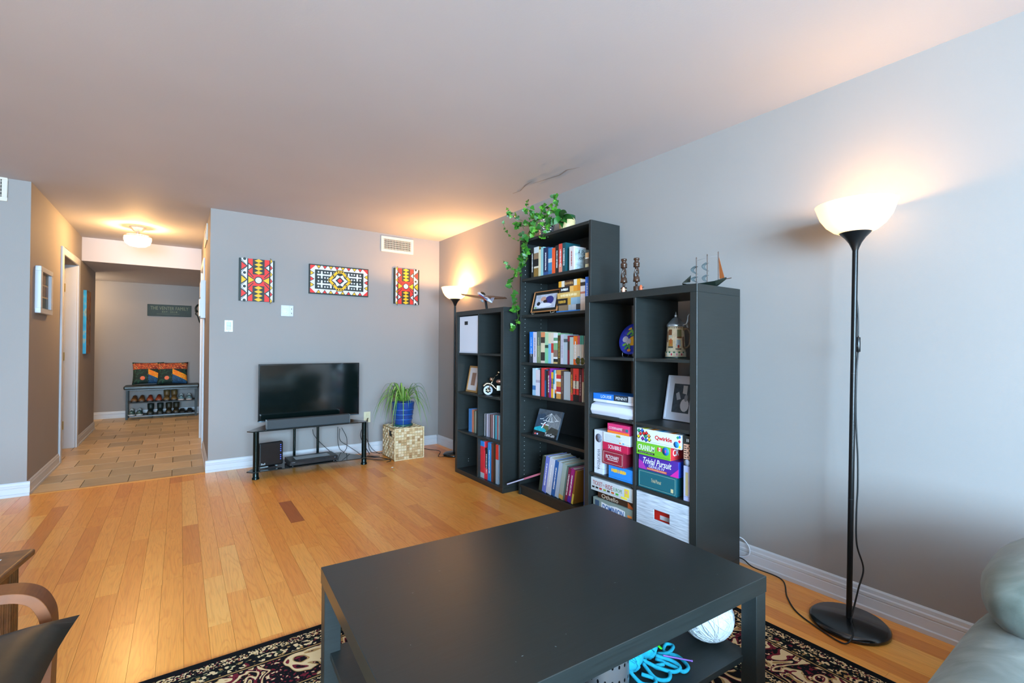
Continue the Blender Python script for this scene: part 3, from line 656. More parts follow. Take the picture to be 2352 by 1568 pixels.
puff(-1.02, -.55, -.45, .46, .30, .50, 2.6, 'arm', so, M_SUE, 4.5, 40, 20, .002)
puff(-.97, .88, -.66, -.36, .10, .52, 4, 'backrest', so, M_SUE, 6, 48, 20, .001)
for x_ in (-.85, .78):
    for y_ in (-.5, .35): MB().cyl((x_, y_, .009), (x_, y_, .10), .025, 10).build('foot', mat('1a1410', .5), so)
# ------------------------------------------------------------------ bentwood armchair
M_BEN = mat('6e3a16', .5, noise=.25, nscale=18)
ac = thing('armchair', 'bentwood armchair with a black leather seat cushion', 'armchair', (-.55, 1.29, 0))
path = bez([(-.95, 0, .50), (-.7, 0, .555), (-.45, 0, .582), (-.335, 0, .583), (-.28, 0, .566), (-.252, 0, .527), (-.242, 0, .47), (-.245, 0, .33), (-.25, 0, .06), (-.275, 0, .022), (-.33, 0, .011), (-.6, 0, .011), (-1.0, 0, .011)], 6)
for y0, y1 in ((1.555, 1.62), (.96, 1.025)):
    mb = MB(); vs = []; n = len(path)
    for i, p in enumerate(path):
        t = (path[min(i+1, n-1)]-path[max(i-1, 0)]).normalized(); nn = V((-t.z, 0, t.x)); nn = -nn if False else nn
        for yy, o_ in ((y0, 0), (y1, 0), (y1, -.022), (y0, -.022)):
            s_o = 1 if i < 99 else 1
            vs.append((p.x+.55+nn.x*o_*s_o, yy-1.29, p.z+nn.z*o_))
    fs = [(i*4+a, (i+1)*4+a, (i+1)*4+(a+1) % 4, i*4+(a+1) % 4) for i in range(n-1) for a in range(4)]+[(0, 1, 2, 3), ((n-1)*4+3, (n-1)*4+2, (n-1)*4+1, (n-1)*4)]
    mb.add(vs, fs); mb.build('arm_frame', M_BEN, ac, bev=.002)
for y_ in (1.03, 1.50): MB().cyl((.02, y_-1.29-.0, .36), (.02, y_-1.29+.05, .36), .012).build('bolt', mat('2a2a2a', .4, .8), ac)
MB().box(-.40, .30, -.26, .26, .36, .38).build('seat_frame', M_BEN, ac, bev=.004, rot=(0, R(-7), 0))
M_LEA = mat('191b14', .48, noise=.3, nscale=40, bump=.08)
def cushion(name, x0, x1, y0, y1, zc, th, parent, m, n=18, pinch=.10):
    mb = MB(); vs = []
    for s in (1, -1):
        for j in range(n+1):
            for i in range(n+1):
                u, v = 2*i/n-1, 2*j/n-1; r = (1-abs(u)**3.0)*(1-abs(v)**3.0); hh = th/2*max(0, r)**.45
                pu = u*(1-pinch*(1-v*v)*.5*abs(u)); pv = v*(1-pinch*(1-u*u)*.5*abs(v))
                vs.append(((x0+x1)/2+pu*(x1-x0)/2, (y0+y1)/2+pv*(y1-y0)/2, zc+s*hh))
    k = (n+1)**2; fs = []
    for j in range(n):
        for i in range(n):
            a = j*(n+1)+i; fs += [(a, a+1, a+n+2, a+n+1), (k+a, k+a+n+1, k+a+n+2, k+a+1)]
    mb.add(vs, fs, 0, True); return mb.build(name, m, parent, weld=True)
o = cushion('seat_cushion', -.30, .365, -.34, .225, 0, .13, ac, M_LEA, pinch=.14); o.location = (0, 0, .455); o.rotation_euler = (0, R(-9), 0)
mb = MB(); P = bez([(.30, -.31, .0), (.335, -.1, -.0), (.335, .05, 0), (.352, .205, .0)], 6); mb.tube(P, .004, 6); mb.build('seam', mat('0a120f', .5), ac, loc=(0, 0, .452), rot=(0, R(-9), 0))
# ------------------------------------------------------------------ side table
M_OKD = mat('6f4520', .45, noise=.35, nscale=30)
sd = thing('side_table', 'dark oak side table with fluted leg behind the bentwood armchair', 'table', (-.385, 2.12, 0), R(-9))
MB().box(-.5, .01, -.40, .008, .478, .50).build('tabletop', M_OKD, sd, bev=.007, seg=3)
for x_, y_ in ((-.02, -.02), (-.47, -.02), (-.02, -.36), (-.47, -.36)):
    mb = MB().box(x_-.045, x_, y_-.045, y_, 0, .478)
    for i in range(4): mb.box(x_-.042+i*.0105, x_-.036+i*.0105, y_-.047, y_-.0445, .02, .46); mb.box(x_-.0005, x_+.002, y_-.042+i*.0105, y_-.036+i*.0105, .02, .46)
    mb.build('leg', M_OKD, sd, bev=.001)
for a in ((-.47, -.065, -.045, -.025, .40, .478), (-.47, -.065, -.385, -.365, .40, .478), (-.045, -.025, -.36, -.065, .40, .478), (-.495, -.475, -.36, -.065, .40, .478)): MB().box(*a).build('apron', M_OKD, sd)
ph = thing('photo_print', 'small blue photograph with a white border lying on the oak side table', 'photograph', (-.47, 2.05, .5002), R(-9))
MB().box(-.14, .03, -.10, .02, 0, .0012).build('paper', mat('e8ecf2', .4), ph); MB().box(-.132, .022, -.092, .012, .0011, .0015).build('image', mat('2d4b78', .3, noise=.6, nscale=30), ph)
# ------------------------------------------------------------------ yarn under the table
def yarn_mat(c): return mat(c, .9, noise=.12, nscale=90, bump=.4)
yb = thing('yarn_ball', 'big ball of white yarn on the lower shelf of the coffee table', 'yarn', (1.432, .905, .1985))
M_YW = yarn_mat('c4cace'); MB().ball((0, 0, .078), (.082, .082, .078), 28, k=18).build('core', M_YW, yb)
q = random.Random(3)
for i in range(46):
    ax = V((q.gauss(0, 1), q.gauss(0, 1), q.gauss(0, 1))).normalized(); u = ax.orthogonal().normalized(); w = ax.cross(u); off = q.uniform(-.45, .45); rr = math.sqrt(1-off*off)
    a0 = q.uniform(0, 6); P = [(u*cos(a0+t*.28)+w*sin(a0+t*.28))*.083*rr+ax*.083*off for t in range(15)]
    P = [V((p.x, p.y, p.z*.93+.078)) for p in P]; P = [V((p.x, p.y, max(p.z, .003))) for p in P]
    MB().tube(P, .0026, 5).build('strand', M_YW, yb)
bs = thing('blue_yarn', 'turquoise yarn skein with loose loops on the lower shelf', 'yarn', (1.165, .905, .1985))
M_YB = yarn_mat('1aa3bd'); MB().ball((-.065, .045, .04), (.055, .038, .038), 18).ball((.02, .055, .045), (.045, .04, .043), 18).build('skein', M_YB, bs)
for i in range(22):
    c_ = V((-.065, .045, .04)) if i % 2 else V((.02, .055, .045)); rx, ry, rz = ((.057, .040, .039), (.047, .042, .044))[i % 2 == 0]
    a0 = q.uniform(0, 6); tl = q.uniform(-.7, .7); P = []
    for t in range(12):
        an = a0+t*.4; d_ = V((sin(tl)*cos(an), sin(an), cos(an)*cos(tl))); P.append(c_+V((d_.x*rx+.01*sin(tl), d_.y*ry, max(-.036, d_.z*rz))))
    MB().tube(P, .0035, 5).build('strand', M_YB, bs)
LP = [[(-.03, .02, .02), (-.035, -.03, .006), (-.01, -.055, .006), (.02, -.035, .006), (.0, 0, .008), (.03, -.01, .01)],
      [(.03, .02, .01), (.05, -.03, .006), (.055, -.06, .006), (.085, -.055, .006), (.10, -.01, .006), (.085, .03, .006), (.12, .05, .006), (.13, .03, .006), (.085, .015, .010), (.05, .03, .012)],
      [(-.09, .02, .02), (-.085, -.02, .006), (-.06, -.045, .006), (-.04, -.03, .006), (-.06, .0, .01)], [(-.02, .03, .02), (0, -.01, .012), (.03, -.045, .007), (.06, -.045, .008), (.06, -.015, .012), (.03, .02, .02)]]
for l in LP: MB().tube(bez(l, 7), .0055, 7).build('loop', M_YB, bs)
def marker(col, loc, rz, nm):
    t = tag(MB().tube([V((.009*cos(a), .007*sin(a), 0)) for a in [i*.5 for i in range(13)]], .0022, 6).tube([V((.009, 0, 0)), V((.014, .012, 0)), V((.010, .020, 0))], .002, 6).build('stitch_marker', mat(col, .4), loc=loc, rot=(.6, 0, rz)), nm, 'stitch marker'); return t
marker('ff6a12', (1.145, .935, .275), .4, 'orange plastic stitch marker clipped on the turquoise yarn'); marker('3be01a', (1.182, .902, .262), 1.2, 'green plastic stitch marker clipped on the turquoise yarn')
tag(MB().cyl((0, 0, 0), (.075, -.045, -.02), .0028, 8, r2=.0022).ball((.077, -.046, -.0205), .0032, 8).build('crochet_hook', mat('9a6fd0', .3, .5), loc=(1.192, .896, .235)), 'purple metal crochet hook beside the turquoise yarn', 'crochet hook')
tag(MB().box(-.02, .02, -.001, .001, 0, .03).build('paper_tag', mat('dfe3f5', .6), loc=(1.19, 1.025, .1985), rot=(0, 0, .5)), 'small white paper tag standing behind the turquoise yarn', 'tag')
pc = thing('perforated_bin', 'round perforated metal bin on the lower shelf beside the turquoise yarn', 'bin', (.975, .92, .1985))
M_STL = mat('b9bdc2', .3, .85); mb = MB(); n = 40
for j in range(9):
    z0, z1 = j*.02, j*.02+.02
    for i in range(n):
        a0, a1 = 2*pi*i/n, 2*pi*(i+1)/n; hole = (i % 2 == 0 and j % 2 == 1) or (i % 4 == 1 and j % 4 == 2)
        P4 = [V((.062*cos(a), .062*sin(a), z)) for a, z in ((a0, z0), (a1, z0), (a1, z1), (a0, z1))]
        if not hole: mb.add(P4, [(0, 1, 2, 3)], 0, True)
        else:
            am, zm = (a0+a1)/2, (z0+z1)/2; H8 = [V((.062*cos(am+.052*cos(k*pi/4)), .062*sin(am+.052*cos(k*pi/4)), zm+.0055*sin(k*pi/4))) for k in range(8)]
            mb.add(P4+H8, [(0, 1, 4+6), (0, 10, 9), (0, 9, 8), (1, 11, 10), (1, 4, 11), (1, 2, 4), (2, 5, 4), (2, 6, 5), (2, 3, 6), (3, 7, 6), (3, 8, 7), (3, 0, 8)], 0, True)
mb.build('perforated_wall', M_STL, pc, weld=True); MB().lathe([(.0635, .178), (.0645, .182), (.061, .182), (.0605, .178)], 40, cap=False).build('rim', M_STL, pc)
MB().cyl((0, 0, .002), (0, 0, .006), .061, 30).build('bottom', mat('3a3c40', .5, .5), pc)
MB().cyl((0, 0, .007), (0, 0, .165), .055, 24).build('liner', mat('15171b', .9), pc)
# ------------------------------------------------------------------ wall canvases
AK, AW, AR, AY = mat('16231f', .6), mat('d8d6de', .6), mat('e02a22', .6), mat('efb311', .6); APAL = [AK, AW, AR, AY]
class Art:
    def __init__(s, w, h, mir=False): s.mb = MB(); s.w, s.h, s.mir, s.k = w, h, mir, 0
    def poly(s, pts, c):
        s.k += 1; z = .0002+.00001*s.k; P = [((-u if s.mir else u), v) for u, v in pts]
        if s.mir: P = P[::-1]
        s.mb.add([(u*s.w/2, v*s.h/2, z) for u, v in P], [list(range(len(P)))], c); return s
    def circ(s, u, v, r, c, n=18): return s.poly([(u+r*cos(2*pi*i/n)*s.h/s.w, v+r*sin(2*pi*i/n)) for i in range(n)], c)
    def tri(s, a, b, c_, col, out=.025):
        g = [(a[0]+b[0]+c_[0])/3, (a[1]+b[1]+c_[1])/3]; f = lambda p, k: (g[0]+(p[0]-g[0])*k, g[1]+(p[1]-g[1])*k)
        return s.poly([f(a, .82), f(b, .82), f(c_, .82)], col)
def ccw(P): return P if sum((P[i-1][0]*P[i][1]-P[i][0]*P[i-1][1]) for i in range(len(P))) > 0 else P[::-1]
_p = Art.poly
Art.poly = lambda s, pts, c: _p(s, ccw(list(pts)), c)
def side_print(mir):
    a = Art(.298, .398, mir)
    a.poly([(-1, -1), (1, -1), (1, 1), (-1, 1)], 0)
    # left strip: white ground, coloured triangles and dotted white lozenges
    a.poly([(-.88, -1), (-.56, -1), (-.56, 1), (-.88, 1)], 1)
    for k, (v, col) in enumerate(((.64, 2), (0, 3), (-.64, 2))):
        a.poly([(-.88, v+.24), (-.52, v), (-.88, v-.24)], 0); a.poly([(-.87, v+.17), (-.60, v), (-.87, v-.17)], col)
    for v in (.97, .32, -.32, -.97): a.circ(-.70, v, .065, 0)
    for v in (.64, 0, -.64):
        for s in (1, -1): a.poly([(-.90, v+s*.30), (-.86, v+s*.30), (-.56, v+s*.02), (-.56, v)], 0)
    # middle
    a.poly([(-.50, -1), (.70, -1), (.70, 1), (-.50, 1)], 2)
    for s in (1, -1):
        a.poly([(-.25, s*1), (.42, s*1), (.42, s*.27), (-.25, s*.27)], 0)
        for i in range(4):
            v = s*(.92-.185*i); a.poly([(.085-.24, v), (.085, v+.09), (.085+.24, v), (.085, v-.09)], 3)
        for x0, d in ((-.50, 1), (.70, -1)):
            a.poly([(x0, s*.62+.19), (x0+d*.30, s*.62), (x0, s*.62-.19)], 0); a.poly([(x0+d*.02, s*.62+.12), (x0+d*.21, s*.62), (x0+d*.02, s*.62-.12)], 1)
    for x0, x1 in ((-.50, -.08), (.70, .27)):
        a.poly([(x0, .22), (x1, 0), (x0, -.22)], 0); a.poly([(x0+(x1-x0)*.04, .16), (x0+(x1-x0)*.84, 0), (x0+(x1-x0)*.04, -.16)], 3)
    for s in (1, -1): a.poly([(-.50, s*.42), (-.50, s*.36), (-.22, s*.12), (-.18, s*.14)], 0); a.poly([(.70, s*.42), (.70, s*.36), (.42, s*.12), (.38, s*.14)], 0)
    a.circ(.085, 0, .175, 0, 28); a.circ(.085, 0, .135, 1, 28)
    # right strip
    a.poly([(.76, -1), (.90, -1), (.90, 1), (.76, 1)], 1)
    for i in range(7):
        v = -.96+.32*i; a.poly([(.74, v+.15), (.90, v), (.74, v-.15)], 0); a.poly([(.765, v+.10), (.865, v), (.765, v-.10)], 2 if i % 2 else 3)
    return a
def mid_print():
    a = Art(.598, .298); a.poly([(-1, -1), (1, -1), (1, 1), (-1, 1)], 0)
    a.poly([(-.97, -.93), (.97, -.93), (.97, .93), (-.97, .93)], 1)
    for s in (1, -1):
        for i in range(8):
            u = -.70+.20*i; c_ = (3, 2)[i % 2]
            a.poly([(u-.085, s*.95), (u+.085, s*.95), (u, s*.70)], 0); a.poly([(u-.055, s*.92), (u+.055, s*.92), (u, s*.76)], c_)
        for i in range(3):
            v = -.40+.40*i; c_ = (3, 2, 3)[i]
            a.poly([(s*.98, v+.19), (s*.98, v-.19), (s*.83, v)], 0); a.poly([(s*.96, v+.13), (s*.96, v-.13), (s*.865, v)], c_)
        for t in (1, -1): a.poly([(s*.97, t*.93), (s*.80, t*.93), (s*.97, t*.60)], 2)
    a.poly([(-.82, -.66), (.82, -.66), (.82, .66), (-.82, .66)], 0)
    for u in (-.60, .60, -.30, .30):
        for v in (.31, -.31):
            a.poly([(u-.15, v-.055), (u+.15, v-.055), (u+.15, v+.055), (u-.15, v+.055)], 1); a.poly([(u-.028, v-.25), (u+.028, v-.25), (u+.028, v+.25), (u-.028, v+.25)], 1)
            for s in (1, -1):
                for t in (1, -1): a.circ(u+s*.105, v+t*.19, .055, 1, 12)
    D = lambda k: [(-.40*k, 0), (-.09*k, .70*k), (.09*k, .70*k), (.40*k, 0), (.09*k, -.70*k), (-.09*k, -.70*k)]
    a.poly(D(1.06), 0); a.poly(D(1.0), 3)
    for k in range(12):
        u = k/12*6; i = int(u) % 6; f = u-int(u); P, Q_ = D(.88)[i], D(.88)[(i+1) % 6]; a.circ(P[0]+(Q_[0]-P[0])*f, P[1]+(Q_[1]-P[1])*f, .055, 0, 10)
    a.poly(D(.74), 0); a.poly([(-.27, 0), (-.15, .18), (-.10, .40), (0, .30), (.10, .40), (.15, .18), (.27, 0), (.15, -.18), (.10, -.40), (0, -.30), (-.10, -.40), (-.15, -.18)], 1)
    a.poly([(-.15, 0), (0, .27), (.15, 0), (0, -.27)], 0); a.poly([(-.085, 0), (0, .17), (.085, 0), (0, -.17)], 2); return a
def canvas(label, c_, w, h, art):
    t = thing('wall_canvas', label, 'canvas print', c_); Q_ = frameT('-y', (0, 0, 0))
    MB().box(-w/2, w/2, -h/2, h/2, 0, .028, T=Q_).build('canvas_frame', AK, t, bev=.001); cf_ = bpy.data.objects[-1] if False else [x for x in COL.objects if x.parent == t][-1]
    o = art.mb.build('print', APAL, cf_); o.matrix_local = frameT('-y', (0, -.0282, 0)); return t
canvas('upright red, black and yellow geometric canvas above the thermostat', (.587, YB, 1.764), .298, .398, side_print(False))
canvas('wide geometric canvas with a yellow diamond over the television', (1.349, YB, 1.822), .598, .298, mid_print())
canvas('upright red, black and yellow geometric canvas below the air vent', (2.087, YB, 1.82), .298, .398, side_print(True))
# ------------------------------------------------------------------ hall: bench, cushions, shoes, sign, pictures
BYF = 9.16
bn = thing('shoe_bench', 'black shoe bench with a padded seat at the end of the hall', 'bench', (-.22, 9.31, 0))
MB().box(-.475, .475, -.155, .155, .455, .51).build('seat_pad', mat('17211f', .38, bump=.05), bn, bev=.015, seg=3)
MB().box(-.45, .45, -.14, .14, .44, .456).build('seat_frame', M_BLKM, bn)
for x_ in (-.435, .435):
    for y_ in (-.13, .13): MB().box(x_-.0125, x_+.0125, y_-.0125, y_+.0125, 0, .44).build('leg', mat('0b1614', .5), bn)
for z_ in (.055, .255):
    for i in range(4): y_ = -.12+.08*i; MB().cyl((-.43, y_, z_), (.43, y_, z_), .007, 8).build('shelf_bar', mat('0b1614', .5), bn)
def print_fabric():
    t = NT('folk_print_fabric'); tc = t.N('TexCoord'); sp_ = t.N('SeparateXYZ'); t.L(tc.outputs['Object'], sp_.inputs[0]); u, v = sp_.outputs[0], sp_.outputs[1]
    n = t.N('TexNoise', i_Scale=22.0, i_Detail=2.0, i_Distortion=1.5); t.L(tc.outputs['Object'], n.inputs[0])
    base = t.ramp(n.outputs[0], [(0, '0c1f18'), (.52, '12352a'), (.60, '1f5a3c'), (.66, '0d2a22')], 'CONSTANT')
    blue = t.ramp(n.outputs[0], [(0, '163a58'), (.5, '1c4f74'), (.62, '0f2a40')], 'CONSTANT')
    hot = t.ramp(n.outputs[0], [(0, 'f07a1a'), (.5, 'f2b21c'), (.62, 'e8531c')], 'CONSTANT')
    red = t.ramp(n.outputs[0], [(0, '7a2418'), (.44, 'd9602a'), (.5, '5a1a18'), (.56, 'e88a4a'), (.64, '20302a')], 'CONSTANT')
    gt, lt, mul, add = (lambda a, b: t.math('GREATER_THAN', a, b)), (lambda a, b: t.math('LESS_THAN', a, b)), (lambda a, b: t.math('MULTIPLY', a, b)), (lambda a, b: t.math('ADD', a, b))
    diag = add(v, mul(u, .55))
    c1 = t.mix(mul(gt(u, .0), lt(diag, -.02)), base, blue)
    c1 = t.mix(mul(gt(u, .0), mul(gt(diag, -.03), lt(diag, .055))), c1, hot)
    c1 = t.mix(mul(gt(v, .055), lt(v, .155)), c1, red)
    dd = add(mul(add(u, .07), add(u, .07)), mul(add(v, .09), add(v, .09))); c1 = t.mix(lt(dd, .0009), c1, 'e8704a')
    t.base(c1); t.b.inputs['Roughness'].default_value = .8; return t.m
M_FP = print_fabric()
for x_, lb, dz in ((-.43, 'dark green printed cushion at the left end of the shoe bench', 0), (-.115, 'dark green printed cushion at the right end of the shoe bench', .01)):
    lb = ('printed dark green cushion with orange swirls, partly covered by its twin', 'printed dark green cushion with orange swirls lying over its twin')[x_ > -.3]
    o = cushion('throw_cushion', -.20, .20, -.18, .18, 0, .12, None, M_FP, pinch=.12); o.location = (x_+.02, 9.405 if x_ < -.3 else 9.295, .688); o.rotation_euler = (R(72), 0, R(-4) if dz else R(2)); tag(o, lb, 'cushion')
def shoe(label, px, row, kind, c1, c2, wpx=None, toe=1):
    x_ = ony((px, 915), 9.22).x; z_ = (.0625, .2625)[row]; t = thing('shoe', label, 'shoe', (x_, 9.24, z_), group='pair: '+label); mb = MB()
    boot = kind == 'boot'; low = kind == 'flat'
    sec = [(-.115, .026, .035), (-.10, .038, .052), (-.06, .043, .062), (-.02, .040, .075), (.03, .035, .09), (.08, .034, .095), (.115, .026, .085)]
    if low: sec = [(a, b, c_*.55) for a, b, c_ in sec]
    n = 12; vs = []
    for y_, w, hh in sec:
        for k in range(n): a = pi*k/(n-1); vs.append((w*cos(a), y_, .018+(hh-.018)*max(0, sin(a))**.7))
    fs = [(j*n+i, j*n+i+1, (j+1)*n+i+1, (j+1)*n+i) for j in range(len(sec)-1) for i in range(n-1)]+[list(range(n))[::-1], [(len(sec)-1)*n+i for i in range(n)]]
    mb.add(vs, fs, 0, True); mb.build('upper', mat(c1, .45, noise=.25, nscale=30), t)
    MB().prism([(.024, -.116), (.040, -.09), (.045, -.05), (.036, .02), (.037, .09), (.022, .118), (-.022, .118), (-.037, .09), (-.036, .02), (-.045, -.05), (-.040, -.09), (-.024, -.116)], 0, .0185).build('sole', mat(c2, .6), t, bev=.003)
    if boot: MB().lathe([(.038, .06), (.042, .10), (.043, .155), (.039, .158), (.036, .10)], 14, T=M.Translation((0, .06, 0)) @ M.Diagonal((1, 1.2, 1, 1)), cap=False).build('shaft', mat(c1, .5, noise=.25, nscale=30), t)
    else: MB().lathe([(.022, .078 if not low else .045), (.027, .084 if not low else .05), (.022, .086 if not low else .05)], 12, T=M.Translation((0, .06, 0)) @ M.Diagonal((1, 1.8, 1, 1)), cap=False).build('collar', mat('15120f', .6), t)
    if kind == 'sneaker':
        for i in range(3): MB().tube([(-.022, -.04+.022*i, .068+.008*i), (0, -.045+.022*i, .084+.006*i), (.022, -.04+.022*i, .068+.008*i)], .003, 5).build('lace', mat('c5d2d4', .7), t)
        MB().ball((0, -.085, .045), (.022, .02, .012), 10).build('toe_cap', mat('8fc3d0', .25), t)
    return t
for i, (a, lb) in enumerate(((309, 'left'), (326, 'right'))): shoe('brown leather shoe on the upper rack at the open end of the bench', a, 1, 'low', '5a3d1e', '1a1410')
for i, (a, lb) in enumerate(((345, 'left'), (365, 'right'))): shoe('reddish brown leather shoe on the upper rack of the bench', a, 1, 'low', '7a3520', '1a1410')
for i, (a, lb) in enumerate(((383, 'left'), (400, 'right'))): shoe('tall olive-brown boot on the upper rack of the bench', a, 1, 'boot', '5b4826', '1a1410')
for i, (a, lb) in enumerate(((416, 'left'), (434, 'right'))): shoe('pale blue running shoe on the upper rack of the bench', a, 1, 'sneaker', '52707a', 'b8a8a0')
for i, (a, lb) in enumerate(((303, 'left'), (321, 'right'))): shoe('dark running shoe with white sole on the lower rack', a, 0, 'sneaker', '24413f', 'c3c6c8')
for i, (a, lb) in enumerate(((346, 'left'), (368, 'right'))): shoe('black ankle boot on the lower rack under the reddish shoes', a, 0, 'boot', '12201c', '0c0c0c')
for i, (a, lb) in enumerate(((388, 'left'), (405, 'right'))): shoe('dark brown boot on the lower rack under the olive boots', a, 0, 'boot', '2a2616', '0c0c0c')
for i, (a, lb) in enumerate(((419, 'left'), (436, 'right'))): shoe('flat black shoe on the lower rack by the hall wall', a, 0, 'flat', '0e1512', '0a0a0a')
sg = thing('wall_sign', 'long dark green wooden family name sign on the hall end wall', 'sign', (-.147, YE-.001, 1.695))
MB().box(-.29, .29, -.02, 0, -.093, .093).build('board', mat('10261e', .6, noise=.3, nscale=12), sg, bev=.003); M_SGN = mat('74775a', .6)
text('THE VENTER FAMILY', .50, .055, M_SGN, sg, (0, -.0205, .035), '-y'); text('EST. 2018', .20, .026, M_SGN, sg, (0, -.0205, -.022), '-y'); MB().box(-.17, .13, -.0212, -.0202, -.058, -.055).build('rule', M_SGN, sg)
hk = thing('coat_hook', 'black wrought iron coat hook on the hall wall near the bench', 'hook', (XHR+.07, 9.2, 1.67)); Mh = mat('0c1a15', .4, .5)
MB().box(-.008, 0, -.02, .02, -.24, .22).build('back_plate', Mh, hk)
MB().tube(bez([(0, 0, .1), (-.05, -.01, .12), (-.085, -.02, .07), (-.08, -.02, .02)], 6), .014, 8).ball((-.078, -.02, .02), .02, 10).build('hook_arm', Mh, hk)
MB().tube(bez([(0, 0, -.20), (-.03, -.01, -.16), (-.06, -.02, -.06), (-.085, -.02, -.03), (-.07, -.02, .01), (-.05, -.02, .005)], 6), .009, 8).build('hook_arm', Mh, hk)
pf = thing('framed_photo', 'white framed photo collage on the hall wall before the open door', 'picture frame', (XHL, 5.43, 1.585)); Q_ = frameT('+x', (0, 0, 0))
mb = MB(); w, h_ = .43, .375
for a in ((-w/2, w/2, h_/2-.04, h_/2), (-w/2, w/2, -h_/2, -h_/2+.04), (-w/2, -w/2+.06, -h_/2+.04, h_/2-.04), (w/2-.06, w/2, -h_/2+.04, h_/2-.04)): mb.box(*a, 0, .035, T=Q_)
mb.build('frame', M_WHITE, pf, bev=.003)
MB().box(-w/2+.05, w/2-.05, -h_/2+.03, h_/2-.03, 0, .015, T=Q_).build('mat_board', mat('9c8f78', .5), pf)
q = random.Random(9)
for i in range(3):
    for j in range(3): MB().cbox((-.10+.10*i, -.10+.10*j, .016), (.085, .085, .002), T=Q_).build('photo', mat(q.choice(['4a3526', '6d5a3e', '2e3a2c', '7a4a38', '8b7a5e', '233633']), .35, noise=.5, nscale=50), pf)
def abstract_mat():
    t = NT('abstract_canvas'); tc = t.N('TexCoord'); n = t.N('TexNoise', i_Scale=9.0, i_Detail=4.0); t.L(tc.outputs['Object'], n.inputs[0])
    t.base(t.ramp(n.outputs[0], [(.25, '3a2a1a'), (.4, '7a4a22'), (.5, '9c6a2c'), (.58, '4d4a22'), (.68, '6a2f22')])); t.b.inputs['Roughness'].default_value = .6; return t.m
def edge_mat():
    t = NT('canvas_edge_blue'); tc = t.N('TexCoord'); n = t.N('TexNoise', i_Scale=7.0, i_Detail=2.0); t.L(tc.outputs['Object'], n.inputs[0])
    t.base(t.ramp(n.outputs[0], [(.35, '1492c4'), (.55, '2aa5d6'), (.62, '8fa9a0'), (.7, '2c6d80')])); t.b.inputs['Roughness'].default_value = .6; return t.m
ab = thing('wall_canvas', 'deep abstract canvas with brown face and blue edges on the hall wall past the door', 'canvas print', (XHL, 7.64, 1.41))
MB().box(.001, .03, -.16, .16, -.378, .378).build('canvas_face', [abstract_mat()], ab); MB().box(.0, .0295, -.1615, -.1595, -.3775, .3775).build('painted_edge', edge_mat(), ab)
# ------------------------------------------------------------------ books
M_PG = mat('d8cfba', .8, noise=.1, nscale=200); M_INK = mat('101214', .6); M_INKW = mat('e9ecef', .6)
READ = {'LOUISE  PENNY', 'LOUISE    PENNY', 'Developmental Biology'}
def dashes(n, w, h, m, parent, loc, face):
    """print too small to read: short strokes"""
    q_ = random.Random(n*13+int(w*1e4)); mb = MB(); x = -w/2
    while x < w/2-.003:
        l = q_.uniform(.003, .009); mb.box(x, min(x+l, w/2), -h*q_.uniform(.3, .5), h*q_.uniform(.3, .5), 0, .0004); x += l+q_.choice([.0012, .0012, .004])
    o = mb.build('lettering', m, parent); o.matrix_local = frameT(face, loc); return o
def book(label, x0, y0, y1, z0, ht, dp, bands, title=None, tcol=None, rot=None, cover=None, grp=None, tw=.62, name='book'):
    """upright book: spine faces -x at x0, thickness y0..y1; bands = [(top fraction, colour)...] from the bottom up"""
    t = thing(name, label, 'book', (x0, (y0+y1)/2, z0), group=grp, rot=rot); w = (y1-y0)/2-.0004; b = min(.0022, w*.3)
    cols = [c_ for _, c_ in bands]+([cover] if cover else []); ms = [mat(c_, .45) for c_ in cols]; mb = MB(); z = 0; ci = len(cols)-1 if cover else max(range(len(bands)), key=lambda i: bands[i][0]-(bands[i-1][0] if i else 0))
    for i, (f, c_) in enumerate(bands): mb.box(0, .003, -w, w, z*ht, f*ht, i); z = f
    for s in (-w, w-b): mb.box(.003, dp, s, s+b, 0, ht, ci)
    cv = mb.build('cover', ms, t)
    MB().box(.003, dp-.004, -w+b, w-b, .003, ht-.004).build('pages', M_PG, t)
    if title: (text if title in READ else lambda b_, *k: dashes(len(b_), *k))(title, ht*tw, min(w*1.1, .012), tcol or M_INKW, cv, (-.0003, 0, ht*.5), 'spine')
    return t
def row(spec, xs, shelf, dp, where, pyb):
    out = []
    for s in spec:
        pl, pr, pt, bands, desc = s[:5]; ttl = s[5] if len(s) > 5 else None; tc_ = s[6] if len(s) > 6 else None
        pm = (pt+pyb)/2; ya = onx((pl, pm), xs).y; yb = onx((pr, pm), xs).y; ht = onx(((pl+pr)/2, pt), xs).z-shelf
        bb = [(1, bands)] if isinstance(bands, str) else bands
        out.append(book(desc+' '+where, xs, min(ya, yb), max(ya, yb), shelf+.0003, max(.08, ht), s[7] if len(s) > 7 else min(dp, max(.11, ht*.68)), bb, ttl, tc_))
    return out
k1 = lambda cx: 1170+cx/6.0286; r1 = lambda cy: 520+cy/6.0286
k3 = lambda cx: 1170+cx/7.838; r3_ = lambda cy: 740+cy/7.838
XS = BX+.022
